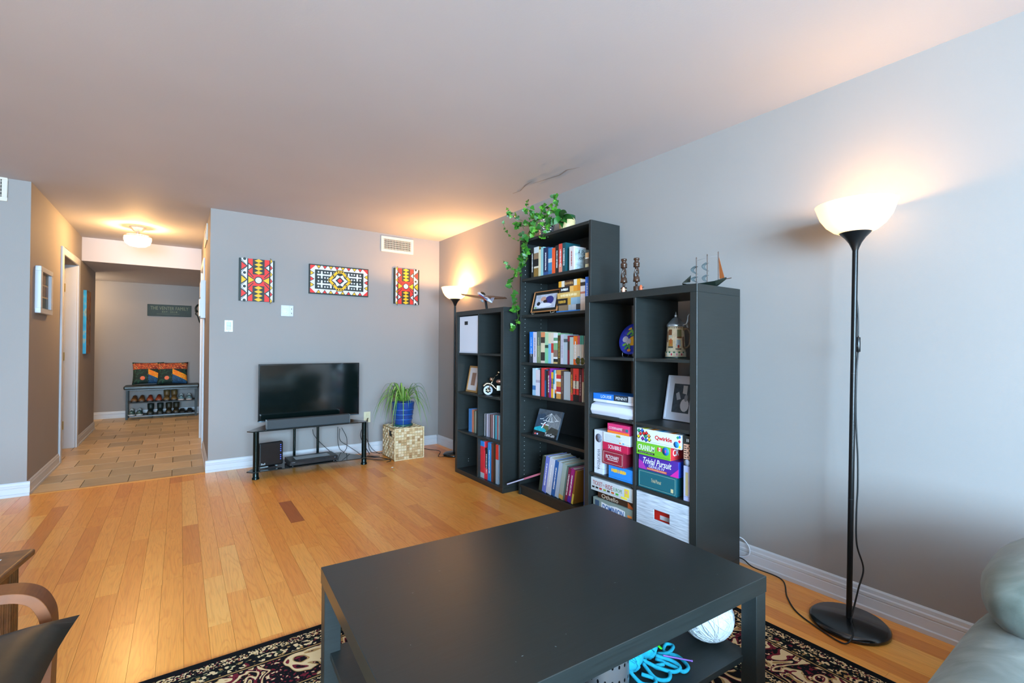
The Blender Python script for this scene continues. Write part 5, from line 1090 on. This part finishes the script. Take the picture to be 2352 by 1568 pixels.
fp(t, 'print_patch', mat('c9b84a', .6), .50, .66, .70, .92, w, h); fp(t, 'print_patch', mat('e08a5a', .6), .62, .68, .10, .24, w, h); fp(t, 'print_patch', mat('5a9ac0', .6), .74, .80, .10, .24, w, h)
t, w, h = game('small pink and orange game box at the top of the stack', GP(572, 150).y, GP(312, 150).y, gz[4], gz[5]+.012, XG-.016, .16, 'd8336e', 'b02a5a'); ft(t, 'CODENAMES', MWt, .40, .55, .66, .26, w, h); fp(t, 'orange_foot', mat('ef7a2a', .5), 0, 1, 0, .24, w, h); fp(t, 'card_print', mat('a8445a', .5), .70, .82, .36, .66, w, h, .001); fp(t, 'card_print', mat('2a6a7a', .5), .84, .96, .36, .66, w, h, .001)
# --- third cell row, right
yr1 = KRY+RW/2-.008-.004; pz = [z3+.0005, z3+.098, z3+.180, z3+.248, z3+.322]
t, w, h = game('deep teal trivia game box at the bottom of the stack', GP(1135, 820).y, yr1-.006, pz[0], pz[1], XG-.012, .28, '0f5a66', '0b4650')
for a in ((.03, .97, .08, .095), (.03, .97, .905, .92), (.03, .036, .08, .92), (.964, .97, .08, .92)): fp(t, 'border_line', mat('8fb0a0', .5), *a, w, h)
ft(t, 'Trivial Pursuit', mat('cfc39a', .5), .49, .52, .26, .20, w, h, .3); fp(t, 'emblem', mat('c9b98a', .5), .86, .92, .16, .36, w, h)
t, w, h = game('purple trivia game box with pink corner', GP(1150, 640).y, min(GP(652, 560).y, yr1)-.004, pz[1], pz[2], XG-.006, .28, '4a2a92', '1f3fb0'); ft(t, 'Trivial Pursuit', MWt, .48, .62, .72, .42, w, h, .35, .01); ft(t, 'GENUS IV', MWt, .47, .30, .40, .16, w, h); ft(t, 'General Knowledge Questions', mat('e8d0c0', .5), .46, .12, .48, .09, w, h)
fpoly(t, 'pink_corner', mat('d0289a', .5), [(.80, 0), (1, 0), (1, .55)], w, h); fpoly(t, 'pink_patch', mat('a8309a', .5), [(0, .02), (.22, .02), (.10, .5), (0, .62)], w, h, .0006); fp(t, 'orange_strip', mat('d0602a', .5), .22, .72, .05, .19, w, h, .0004)
t, w, h = game('lime green party game box with red end', GP(1075, 460).y, yr1-.001, pz[2], pz[3], XG-.022, .28, '6cb52e', 'd8343a'); ft(t, 'CRANIUM', MWt, .30, .60, .50, .44, w, h, 0, .01); fp(t, 'black_band', mat('14180f', .5), .05, .55, .16, .30, w, h)
ft(t, 'the game for your whole brain', MWt, .30, .23, .42, .08, w, h); fp(t, 'flag_red', mat('d03038', .5), .64, .675, .56, .86, w, h); fp(t, 'flag_white', MWt, .675, .725, .56, .86, w, h); fp(t, 'flag_red', mat('d03038', .5), .725, .76, .56, .86, w, h); fp(t, 'flag_leaf', mat('d03038', .5), .69, .71, .64, .78, w, h, .001)
MB().lathe([(.021, 0), (.021, .0008), (0, .001)], 20, T=frameT('-x', (-.0003, w-2*w*.87, h*.66)), cap=False).build('badge', mat('1f6fc0', .5), t); fp(t, 'badge_mark', mat('d83a8a', .5), .855, .885, .56, .76, w, h, .0016)
text('CR', .05, .036, MWt, t, (.045, -w-.001, h*.58), '-y', bold=.02)
t, w, h = game('white tile game box with coloured tiles and red title', GP(1200, 270).y, yr1-.001, pz[3], pz[4], XG-.018, .27, 'd9dfe6', 'cdd3da'); ft(t, 'Qwirkle', mat('d8261c', .5), .62, .50, .38, .36, w, h, 0, .03)
q = random.Random(4); TC = ['1f9a6a', '1f66d0', 'e02a2a', 'e02a2a', 'e02a2a', 'e8d820', '1f9a6a', 'f0902a', '7a2a9a', '1f66d0', 'e8d820']; TP = [(.05, .80), (.13, .84), (.09, .58), (.17, .64), (.23, .70), (.04, .36), (.21, .44), (.29, .52), (.14, .26), (.22, .20), (.30, .26)]
for (u, v), c_ in zip(TP, TC):
    fpoly(t, 'tile_print', mat('14161a', .5), [(u-.045, v), (u, v+.17), (u+.045, v), (u, v-.17)], w, h, .0007); fpoly(t, 'tile_print', mat(c_, .5), [(u-.032, v+.02), (u, v+.14), (u+.032, v+.02), (u, v-.10)], w, h, .0010)
MB().lathe([(.016, 0), (.016, .0008), (0, .001)], 18, T=frameT('-x', (-.0003, w-2*w*.90, h*.30)), cap=False).build('badge', mat('1f7fd0', .5), t)
for u, v, c_ in ((.93, .80, '1f9a6a'), (.97, .86, '1f66d0'), (.965, .55, 'e02a44'), (.965, .18, 'e8d820')): fpoly(t, 'tile_print', mat(c_, .5), [(u-.03, v), (u, v+.12), (u+.03, v), (u, v-.12)], w, h, .0010)
for u, c_ in ((.1, 'e8d820'), (.3, 'f0902a'), (.5, '3aa0d8'), (.75, 'd87a2a')): MB().box(.0, .05, w-2*w*(u+.1), w-2*w*u, h, h+.0006).build('tile_print', mat(c_, .5), t)
ye = KRY+.041
t, w, h = game('lavender card game box standing on end beside the trivia stack', ye, ye+.04, z3+.0005, z3+.175, XG-.018, .2, 'a9aed2', '9aa0c4'); fp(t, 'gold_column', mat('b5a070', .5), .28, .68, .15, .82, w, h)
t, w, h = game('dark wood and peach patterned game box standing above the lavender box', ye, ye+.042, z3+.176, z3+.325, XG-.016, .2, '232a28', '1a201e'); fp(t, 'peach_panel', mat('d8a58c', .5), .04, .96, .22, .72, w, h)
for i in range(6): fp(t, 'stripe', mat('2a1c16', .5), .08, .42, .26+.075*i, .29+.075*i, w, h, .001); fp(t, 'check', mat('3a241c', .5), .55+.18*(i % 2), .68+.18*(i % 2), .26+.075*i, .32+.075*i, w, h, .001)
MB().lathe([(.016, 0), (.016, .0008), (0, .001)], 18, T=frameT('-x', (-.0003, 0, h*.10)), cap=False).build('disc_print', mat('aab2c8', .5), t); fp(t, 'letter_mark', MWt, .45, .5, .80, .9, w, h); fp(t, 'letter_mark', MWt, .62, .72, .80, .9, w, h)
# --- bottom cell row
bz = [z4+.0005, z4+.118, z4+.128+.004, z4+.205, z4+.245, z4+.322]
y0 = KRY+RW/2+.010
t, w, h = game('bright red game box at the very bottom of the lower stack', y0, GP(190, 1060).y, z4+.0005, z4+.115, XG-.012, .28, 'd8262c', 'b01f24')
t, w, h = game('silver-green tile game box with a blue lettered banner', y0, GP(140, 960).y, bz[1], bz[3], XG-.016, .28, '7f8f88', '6f7f7a'); ft(t, 'DOMINION', mat('2a62a0', .5), .51, .52, .52, .4, w, h, 0, .03); fpoly(t, 'banner', mat('d9dde2', .5), [(.22, .28), (.22, .84), (.40, .76), (.60, .84), (.80, .76), (.80, .20), (.60, .28), (.40, .22)], w, h, .0006)
fp(t, 'figure_print', mat('2f4f6a', .5), .05, .16, .15, .85, w, h); fp(t, 'sunset_print', mat('3a7ab0', .5), .84, .98, .10, .45, w, h); fp(t, 'sunset_print', mat('e0803a', .5), .86, .96, .40, .60, w, h)
t, w, h = game('thin dark brown strategy game box with large pale letters', y0, GP(180, 870).y, bz[3], bz[4], XG-.004, .28, '3a2418', '2a1a12'); ft(t, 'Othello', mat('d9cbb8', .5), .34, .45, .46, .62, w, h); fpoly(t, 'orange_corner', mat('c8602a', .5), [(.82, 0), (1, 0), (.82, .8)], w, h)
t, w, h = game('pale grey railway game box with red and green title', y0, GP(113, 740).y, bz[4], bz[5], XG-.016, .28, 'c2c8ca', 'b2b8ba'); ft(t, 'TICKET', mat('a8282e', .5), .17, .62, .24, .34, w, h); ft(t, 'TO', mat('a8282e', .5), .325, .60, .05, .14, w, h); ft(t, 'RIDE', mat('a8282e', .5), .45, .60, .16, .34, w, h); ft(t, 'EUROPE', mat('4a8a4a', .5), .65, .58, .20, .26, w, h)
for u, c_ in ((.06, '1c1c20'), (.15, '2a2a2a'), (.24, 'b02a2a'), (.34, '8a9a3a'), (.43, '3a3a3a'), (.53, 'c8602a'), (.63, '4aa83a')): fp(t, 'train_print', mat(c_, .5), u-.03, u+.035, .20, .34, w, h)
fp(t, 'figure_print', mat('e8c83a', .5), .80, .90, .28, .88, w, h); fp(t, 'figure_print', mat('d8a08a', .5), .82, .87, .55, .75, w, h, .001); fp(t, 'yellow_strip', mat('e8d84a', .5), .72, .86, .08, .24, w, h)
bn2 = thing('storage_bin', 'grey-white storage bin with a cut-out handle in the game shelf', 'bin', (KRX+.006, KRY+.039+.169, z4+.0005)); w, h = .164, .330
def brushed():
    t = NT('brushed_white_panel'); tc = t.N('TexCoord'); mp = t.N('Mapping'); mp.inputs['Scale'].default_value = (4, 6, 90); t.L(tc.outputs['Object'], mp.inputs[0]); n = t.N('TexNoise', i_Scale=2.0, i_Detail=5.0); t.L(mp.outputs[0], n.inputs[0])
    t.base(t.ramp(n.outputs[0], [(.3, '9aa2ae'), (.55, 'c3cad4'), (.75, 'd8dde4')])); t.b.inputs['Roughness'].default_value = .5; return t.m
MBr = brushed(); hw, h0, h1 = .050, .205, .258
MB().box(0, .006, -w, w, 0, h0).box(0, .006, -w, w, h1, h).box(0, .006, -w, -hw, h0, h1).box(0, .006, hw, w, h0, h1).build('front_panel', MBr, bn2); MB().box(.006, .36, -w, w, 0, .006).box(.354, .36, -w, w, .006, h).box(.006, .354, -w, -w+.006, .006, h).box(.006, .354, w-.006, w, .006, h).build('body', MBr, bn2)
rb = thing('red_package', 'red and white package seen through the bin handle', 'package', (KRX+.05, KRY+.2, z4+.008)); MB().box(0, .2, -.1, .1, 0, .275).build('wrapper', mat('e02a1e', .45), rb, bev=.004); MB().box(-.001, .0, -.08, .05, .19, .212).build('white_print', mat('e8e6ea', .5), rb)
# --- books, scanner, frame, plate, stein
zz = KRZ[2]; XB = KRX+.045
yl, yr = onx((1351, 930), KRX).y, KRY+RW/2+.012
sc = thing('white_device', 'rounded white tablet box under the blue hardback', 'device', (KRX+.008, 0, zz+.0005)); yb0, yb1 = yr, min(onx((1350, 935), KRX+.012).y, KRY+RW-.041)
MB().prism([(0, .03), (.012, .002), (.03, 0), (.24, 0), (.24, .075), (.05, .078), (.008, .062)], yb0, yb1, T=M(((1, 0, 0, 0), (0, 0, 1, 0), (0, 1, 0, 0), (0, 0, 0, 1)))).build('body', mat('d2d6e2', .35), sc, bev=.006, seg=3)
MB().box(.012, .0135, yb0+.04, yb0+.11, .002, .006).build('front_slot', mat('eef2f8', .3), sc)
flat_book('flat white book between the blue hardback and the white device', yr, KRY+RW-.048, zz+.080, zz+.096, KRX+.03, .2, ['cfd5e2', 'dfe4ee', 'dfe4ee'])
t = flat_book('blue hardback with white author name lying on the white book', yr, KRY+RW-.045, zz+.0965, zz+.131, KRX+.032, .16, ['1f74d8', '1f74d8', '1f74d8', '2a3440', '2a3440', 'c9ced6'], 'LOUISE    PENNY', M_INKW, tw=.62)
easel_frame('white frame with a black and white photo on the game shelf', '-x', (2.28, onx((1560, 970), 2.28).y, zz+.001), .20, .255, .010, mat('d6dcea', .4), mat('39424a', .5, noise=.4, nscale=40),
            [(ell(.45, -.45, .5, .45), mat('c9cdd6', .5), 1), ([(-.7, .3), (-.35, .45), (-.05, -.05), (-.5, -.15)], mat('aab2bc', .5), 2), ([(.1, .9), (.6, .9), (.6, .3), (.1, .35)], mat('b9c0c8', .5), 3), (ell(.55, .05, .2, .25), mat('8a9098', .5), 4)], R(12), mat('d3d8e4', .5), .036)
pl = thing('plate', 'blue ceramic plate painted with lemons on a wire stand', 'plate', (2.225, onx((1448, 812), 2.225).y, KRZ[3]+.012), rot=(0, R(16), 0)); PR = .098
Q_ = frameT('-x', (0, 0, PR)); MB().lathe([(.001, 0), (.06, 0), (.075, .004), (PR, .014), (PR-.001, .017), (.073, .008), (.058, .004), (.001, .004)], 36, T=Q_, cap=False).build('dish', mat('2c38b8', .25, noise=.25, nscale=60), pl)
def deco(u, v, a, b, an, m, z): MB().prism([(u+a*cos(th)*cos(an)-b*sin(th)*sin(an), v+a*cos(th)*sin(an)+b*sin(th)*cos(an)) for th in [i*2*pi/14 for i in range(14)]], z-.001, z, T=Q_).build('painted_motif', m, pl)
ML1, ML2, MWf, MLe = mat('7cc05a', .4), mat('4c9a44', .4), mat('c5c9e0', .4), mat('f0b81e', .35)
deco(.005, -.008, .040, .030, .3, MLe, .0062); deco(-.055, .0, .022, .02, 0, MWf, .0095); deco(-.030, -.015, .02, .02, 0, MWf, .0075)
for u, v, an, m in ((-.035, .040, .8, ML1), (-.015, .052, 2.2, ML1), (.012, .055, 1.4, ML1), (-.005, .03, .4, ML2), (-.055, -.035, .4, ML1), (-.035, -.05, .9, ML2), (-.015, -.045, 2.0, ML2), (.04, .04, .7, ML1), (.05, -.04, 2.4, ML1)): deco(u, v, .02, .008, an, m, .0105)
deco(-.03, .066, .014, .006, .5, MLe, .0125); deco(-.01, -.07, .014, .009, 0, mat('e08a2a', .4), .0125)
mb = MB()
for s in (-.04, .04): mb.tube(bez([(.03, s, .05), (.025, s, -.008), (-.02, s, -.010), (-.025, s, .015)], 5), .0015, 6)
mb.build('wire_stand', mat('c9cdd6', .3, .8), pl, rot=(0, R(-16), 0))
sx, sy = 2.285, onz((1552, 823), KRZ[3]).y*2.285/onz((1552, 823), KRZ[3]).x
st = thing('beer_stein', 'painted ceramic beer stein with a pewter lid', 'stein', (2.285, sy, KRZ[3]+.0005)); MCr = mat('d9c8a6', .4, noise=.15, nscale=50)
br = lambda z: .054-.06*(z-.02)*.55 if z > .035 else .0565
MB().lathe([(.058, 0), (.0585, .008), (.056, .010), (.0565, .034), (.052, .040), (.0485, .10), (.0455, .165), (.0455, .176), (.044, .178)], 32).build('body', MCr, st); MB().lathe([(.0588, 0), (.0592, .004), (.0588, .0085)], 32, cap=False).build('foot_ring', mat('15332c', .35), st)
MP = mat('b9c2ca', .32, .75); MB().lathe([(.047, .176), (.049, .18), (.048, .190), (.043, .195), (.036, .205), (.028, .212), (.020, .222), (.010, .229), (.006, .232), (.009, .238), (.005, .246), (.003, .256), (.001, .262)], 28).build('lid', MP, st)
def patch(a, z, wa, hz, m, k=0):
    rr = (.0575 if z < .036 else .0535-.052*(z-.04)) + .0006+.0003*k; mb = MB(); n = 6; vs = []
    for zz_ in (z-hz, z+hz):
        r2 = (.0575 if z < .036 else .0530-.0520*(zz_-.04)) + .0006+.0003*k
        vs += [(r2*cos(a+wa*(2*i/n-1)), r2*sin(a+wa*(2*i/n-1)), zz_) for i in range(n+1)]
    mb.add(vs, [(i, i+1, n+2+i, n+1+i) for i in range(n)], 0, True); mb.build('painted_relief', m, st)
A_ = pi+.60; Mb1, Mb2, Mb3, Mb4 = mat('7a4a2a', .5), mat('4a4438', .5), mat('b8b8ac', .5), mat('c05a34', .5)
for da, z, wa, hz, m, k in ((-.62, .145, .22, .016, Mb1, 1), (-.62, .122, .24, .005, Mb3, 2), (.42, .14, .26, .02, mat('7a7a52', .5), 1), (.42, .116, .28, .004, Mb1, 2), (-.55, .085, .26, .018, mat('b07a34', .5), 1), (-.5, .095, .08, .014, Mb4, 2), (-.55, .062, .3, .004, Mb2, 2), (.3, .085, .24, .018, mat('9fb4c0', .5), 1), (.3, .066, .1, .008, mat('b0362a', .5), 2), (.3, .052, .3, .003, Mb2, 2), (.9, .09, .12, .03, Mb1, 1), (-1.0, .12, .08, .03, Mb1, 1), (.05, .10, .05, .02, mat('e5dcc8', .5), 1)): patch(A_+da, z, wa, hz, m, k)
for da, c_ in ((-.78, 'd8d4c8'), (-.38, 'c8283a'), (.12, 'd87a7a'), (.58, 'b02a2a'), (.98, 'd8d0b8')): patch(A_+da, .023, .13, .009, mat('e0dccc', .5), 0); patch(A_+da, .022, .07, .006, mat(c_, .5), 1)
for da in (-1.0, -.58, -.13, .35, .78): patch(A_+da, .034, .09, .004, mat('2a6a4a', .5), 0)
for i in range(14): patch(A_-1.3+i*.2, .170, .05, .003, Mb2, 1)
hd = V((cos(A_+pi*.5+.2), sin(A_+pi*.5+.2), 0)); hd = V((.15, -1, 0)).normalized()
MB().tube(bez([hd*.044+V((0, 0, .160)), hd*.066+V((0, 0, .166)), hd*.083+V((0, 0, .14)), hd*.084+V((0, 0, .09)), hd*.07+V((0, 0, .062)), hd*.050+V((0, 0, .058))], 6), .0065, 10).build('handle', mat('6a5a46', .4, noise=.2), st)
MB().tube(bez([hd*.045+V((0, 0, .187)), hd*.06+V((0, 0, .19)), hd*.068+V((0, 0, .205)), hd*.072+V((0, 0, .235)), hd*.08+V((0, 0, .245))], 5), [.005]*12+[.0035]*9, 8).tube([hd*.066+V((0, 0, .19)), hd*.07+V((0, 0, .165))], .0045, 8).build('thumb_lever', MP, st)
# ------------------------------------------------------------------ carved candlesticks, ship
M_CRV = mat('3a2418', .28, noise=.4, nscale=25, coat=.3)
def candlestick(label, px, x_, top):
    b = onx((px, 640), x_); ht = onx((px, top), x_).z-RH; t = thing('candlestick', label, 'candlestick', (x_, b.y, RH)); s = ht/.235; S_ = M.Scale(s, 4)
    MB().lathe([(.019, 0), (.019, .045), (.018, .048), (.008, .05), (.008, .075), (.021, .077), (.021, .085), (.018, .105), (.016, .108)], 18, T=S_).build('foot', M_CRV, t)
    mb = MB()
    for i in range(3): a = i*2*pi/3; mb.tube([V(p)*s for p in ((.014*cos(a), .014*sin(a), .105), (.015*cos(a+.5), .015*sin(a+.5), .125), (.010*cos(a+1.2), .010*sin(a+1.2), .15), (.006*cos(a+1.8), .006*sin(a+1.8), .165))], .0045*s, 8)
    mb.build('open_twist', M_CRV, t)
    mb = MB()
    for i in range(3): mb.ball((0, 0, (.15+i*.009)*s), (.011*s, .011*s, .006*s), 14)
    mb.build('beaded_neck', M_CRV, t)
    MB().lathe([(.008, .165), (.019, .167), (.020, .176), (.016, .178), (.020, .181), (.020, .193), (.014, .198), (.013, .208), (.018, .211), (.018, .222), (.012, .223), (.011, .218)], 18, T=S_).build('cup', M_CRV, t); return t
candlestick('dark carved candlestick next to the tall bookcase', 1433, 2.20, 590); candlestick('dark carved candlestick on the ship side of its twin', 1462, 2.20, 588)
for px, lb, c2 in ((1432, 'small pale wooden bowl-shaped figure in front of the carved candlestick', 'd8a58c'), (1472, 'small orange wooden bird figure beside the carved candlestick', 'b85a34')):
    b = onx((px, 668), 2.10); t = thing('wooden_figure', lb, 'figurine', (2.10, b.y, RH)); MB().lathe([(.008, 0), (.010, .012), (.009, .024), (.006, .030), (.003, .034)], 14).build('body', mat(c2, .5), t); MB().box(-.002, .002, -.022, .022, .018, .021).build('cross_bar', mat('d8c9a0' if px < 1450 else '3a3a3a', .5), t)
sh = thing('model_ship', 'small dark model sailing ship with three masts', 'model', (2.26, 1.485, RH)); Msl, Mhl = mat('4a3428', .45), mat('14201a', .4)
def SPt(px, py): v = onx((px, py), 2.26); return V((0, v.y-1.485, v.z-RH))
hp = [SPt(1668, 648), SPt(1655, 659), SPt(1575, 659), SPt(1566, 650)]
MB().add([], []); mb = MB(); y_l, y_r = SPt(1568, 650).y, SPt(1668, 650).y
secs = [(y_l, .004, .040), (y_l+(y_r-y_l)*.15, .016, .030), (y_l+(y_r-y_l)*.5, .022, .026), (y_l+(y_r-y_l)*.8, .018, .030), (y_r, .003, .044)]; vs = []
for y_, w_, zt in secs: vs += [(-w_, y_, zt), (-w_*.5, y_, .006 if 0 < secs.index((y_, w_, zt)) < 4 else zt-.01), (w_*.5, y_, .006 if 0 < secs.index((y_, w_, zt)) < 4 else zt-.01), (w_, y_, zt)]
fs = [(j*4+i, j*4+i+1, (j+1)*4+i+1, (j+1)*4+i) for j in range(4) for i in range(3)]+[(j*4+3, j*4, (j+1)*4, (j+1)*4+3) for j in range(4)]
mb.add(vs, fs); mb.box(-.012, .012, (y_l+y_r)/2-.02, (y_l+y_r)/2+.02, 0, .008); mb.build('hull', Mhl, sh)
for px, top in ((1599.5, 593), (1624.5, 586), (1650, 580)): a = SPt(px, top); MB().cyl((0, a.y, .012), (0, a.y, a.z), .0022, 8).ball((0, a.y, a.z), (.003, .003, .006), 8).build('mast', Msl, sh)
def sail(px, t0, b0, wpx):
    c_ = SPt(px, t0); d_ = SPt(px, b0); y2 = SPt(px-wpx, t0).y; n = 6; vs = []
    for j in range(n+1):
        u = j/n; z = c_.z+(d_.z-c_.z)*u
        for i in range(n+1): v = i/n; vs.append((-.022*sin(pi*u)*1.0*(1-.0*v)-.002+.03*(v-.5), c_.y+(y2-c_.y)*(.75*sin(pi*u)**.6*.9+.1)*1.0*(1-abs(2*v-1)*.25), z))
    fs = [(j*(n+1)+i, j*(n+1)+i+1, (j+1)*(n+1)+i+1, (j+1)*(n+1)+i) for j in range(n) for i in range(n)]
    o = MB().add(vs, fs, 0, True).build('sail', mat('4a5254', .6), sh); md = o.modifiers.new('t', 'SOLIDIFY'); md.thickness = .001
for a in ((1601, 611, 629, 9), (1601, 635, 648, 8), (1626, 603, 622, 9), (1626, 631, 648, 8)): sail(*a)
def flat_sail(pts, m, th_=.0012):
    P = [SPt(*p) for p in pts]; MB().add([p+V((-th_, 0, 0)) for p in P]+[p+V((th_, 0, 0)) for p in P], [(0, 1, 2), (5, 4, 3), (0, 3, 4, 1), (1, 4, 5, 2), (2, 5, 3, 0)]).build('sail', m, sh)
flat_sail([(1651, 590), (1653, 640), (1664, 638)], mat('8a4a1e', .6)); flat_sail([(1567, 650), (1587, 632), (1585, 648)], mat('3a4038', .6))
MB().cyl(SPt(1642, 645), SPt(1680, 638), .002, 8).build('boom', Msl, sh); MB().tube([SPt(1600, 599), SPt(1625, 591), SPt(1650, 587)], .0005, 4).build('rigging', mat('8a8f98', .6), sh)
# ------------------------------------------------------------------ ivy and second plant on the bookcase
iv = thing('ivy_plant', 'trailing ivy in a silver pot on top of the tall bookcase', 'plant', (2.29, 2.80, BH))
def hammered():
    t = NT('hammered_silver'); tc = t.N('TexCoord'); v = t.N('TexVoronoi', i_Scale=70.0); t.L(tc.outputs['Object'], v.inputs[0]); t.base('d0cfd6'); t.b.inputs['Metallic'].default_value = .9; t.b.inputs['Roughness'].default_value = .22; t.bump(v.outputs['Distance'], .8, .01); return t.m
MB().lathe([(.045, 0), (.05, .004), (.066, .12), (.070, .128), (.068, .135), (.060, .134), (.055, .115), (.001, .11)], 28, cap=False).build('pot', hammered(), iv); MB().lathe([(.001, .112), (.056, .112)], 20, cap=False).build('soil', mat('2a1d12', .95), iv)
def ivy_leaf(k):
    P = [(0, 0), (.35, -.12), (.52, .22), (.30, .36), (.32, .62), (0, 1.0), (-.32, .62), (-.30, .36), (-.52, .22), (-.35, -.12)]
    f = .10+.06*k; vs = [(x, y, abs(x)*f-.18*y*y*(k-.5)) for x, y in P]+[(0, .4, -.02)]
    me = bpy.data.meshes.new('ivy_leaf'); me.from_pydata(vs, [], [(i, (i+1) % 10, 10) for i in range(10)]); me.update()
    me.transform(M.Scale(1, 4)); return me
M_IV = leaf_mat('1c4a14', '34751e', '62a22e'); LM = [ivy_leaf(k) for k in range(3)]
for m_ in LM: m_.materials.append(M_IV); [setattr(p, 'use_smooth', True) for p in m_.polygons]
q = random.Random(17); IL = V((2.29, 2.80, BH))
def put_leaf(p, size, dirv=None):
    o = bpy.data.objects.new('leaf', q.choice(LM)); COL.objects.link(o); o.parent = iv; o.location = p-IL
    d_ = dirv or V((q.gauss(-.5, .6), q.gauss(0, .7), q.gauss(-.1, .6))); d_.normalize(); nrm = V((-.8, -.8+q.gauss(0, .45), .1+q.gauss(0, .45))).normalized()
    x_ = d_.cross(nrm).normalized(); nrm = x_.cross(d_); o.matrix_local = M.Translation(p-IL) @ M((x_, d_, nrm)).transposed().to_4x4() @ M.Scale(size*1.2, 4)
def vine(pts, r, nleaf, size, jit=.012):
    P = bez(pts, 8); P2 = [p-IL for p in P]; MB().tube(P2, r, 5).build('stem', mat('5a6a2a', .6), iv)
    for i in range(nleaf): p = P[int((i+.5)/nleaf*(len(P)-1))]; put_leaf(p+V((q.gauss(-jit*.5, jit*.6), q.gauss(0, jit), q.gauss(0, jit))), size*q.uniform(.7, 1.25))
def VX(pts, xs): return [onx(p, x) for p, x in zip(pts, xs)]
top = IL+V((0, 0, .115))
vine([top, IL+V((-.06, .02, .15))]+VX([(1215, 548), (1205, 580), (1200, 600), (1192, 625), (1176, 645), (1178, 668), (1186, 700), (1188, 715)], [2.19, 2.15, 2.145, 2.14, 2.14, 2.14, 2.145, 2.15]), .0018, 46, .034, .014)
vine(VX([(1188, 715), (1190, 735), (1184, 748), (1172, 755), (1163, 748)], [2.15, 2.15, 2.145, 2.14, 2.13]), .0014, 9, .036, .008)
vine([top]+VX([(1218, 540), (1208, 560), (1210, 590), (1202, 612)], [2.20, 2.16, 2.15, 2.15]), .0016, 34, .036, .016)
vine(VX([(1196, 622), (1178, 618), (1165, 608), (1160, 602)], [2.14, 2.135, 2.13, 2.13]), .0012, 12, .022, .008)
vine([top]+VX([(1205, 510), (1185, 498), (1172, 490), (1163, 476)], [2.24, 2.22, 2.2, 2.2]), .0014, 20, .028)
vine([top]+VX([(1205, 540), (1190, 552), (1168, 540), (1160, 525), (1153, 505)], [2.2, 2.17, 2.15, 2.14, 2.14]), .0011, 9, .018, .003)
vine([top]+VX([(1208, 490), (1214, 475), (1213, 468)], [2.26, 2.25, 2.25]), .0012, 12, .026)
vine([top]+VX([(1240, 500), (1260, 488), (1274, 480), (1279, 462), (1276, 452)], [2.27, 2.26, 2.25, 2.25, 2.25]), .0014, 28, .032)
vine([top]+VX([(1235, 505), (1250, 482), (1262, 474)], [2.30, 2.3, 2.3]), .0014, 18, .030)
vine([top]+VX([(1245, 515), (1262, 520), (1254, 540), (1240, 548)], [2.24, 2.22, 2.20, 2.19]), .0014, 22, .030)
vine([top]+VX([(1200, 520), (1188, 512)], [2.24, 2.22]), .0014, 18, .034); vine([top]+VX([(1225, 495), (1218, 488)], [2.26, 2.25]), .0014, 18, .032)
vine([top]+VX([(1250, 500), (1262, 495), (1258, 510)], [2.26, 2.25, 2.24]), .0014, 20, .032)
hp_ = thing('pothos_plant', 'small broad-leaved plant in a cream jar on the tall bookcase', 'plant', (2.30, 2.575, BH))
MB().lathe([(.048, 0), (.052, .004), (.058, .04), (.06, .085), (.054, .10), (.056, .103), (.05, .104), (.046, .09), (.001, .085)], 28, cap=False).build('jar', mat('dcc48e', .45, noise=.1, nscale=30), hp_); MB().lathe([(.0565, .101), (.060, .104), (.060, .122), (.055, .124), (.053, .105)], 28, cap=False).build('green_collar', mat('1f4a2a', .3), hp_)
def broad(P, w):
    mb = MB(); n = len(P); vs = []
    for i, p in enumerate(P):
        t = (P[min(i+1, n-1)]-P[max(i-1, 0)]).normalized(); s = t.cross(V((-.6, -.75, -.05))).normalized(); u = i/(n-1); ww = w*max(.02, sin(pi*u**.7))
        vs += [p-s*ww, p-V((0, 0, .004)), p+s*ww]
    return mb.add(vs, [f for i in range(n-1) for f in ((i*3, i*3+1, i*3+4, i*3+3), (i*3+1, i*3+2, i*3+5, i*3+4))], 0, True)
M_PO = leaf_mat('154a18', '2a6a22'); H0 = V((2.30, 2.575, BH))
for a, b, w in (((1284, 500), (1280, 480), .026), ((1285, 500), (1302, 488), .026), ((1288, 502), (1318, 503), .024), ((1287, 503), (1302, 512), .028), ((1290, 505), (1272, 516), .030), ((1280, 505), (1265, 520), .022), ((1288, 508), (1292, 524), .018)):
    p0, p1 = onx(a, 2.25)-H0, onx(b, 2.19)-H0; m_ = (p0+p1)/2+V((-.01, -.01, .012)); broad(bez([p0, m_, p1], 5), w).build('leaf', M_PO, hp_)
    MB().tube(bez([V((0, 0, .09)), V((-.02, 0, .13)), p0], 4), .002, 5).build('stem', mat('4a6a2a', .6), hp_)
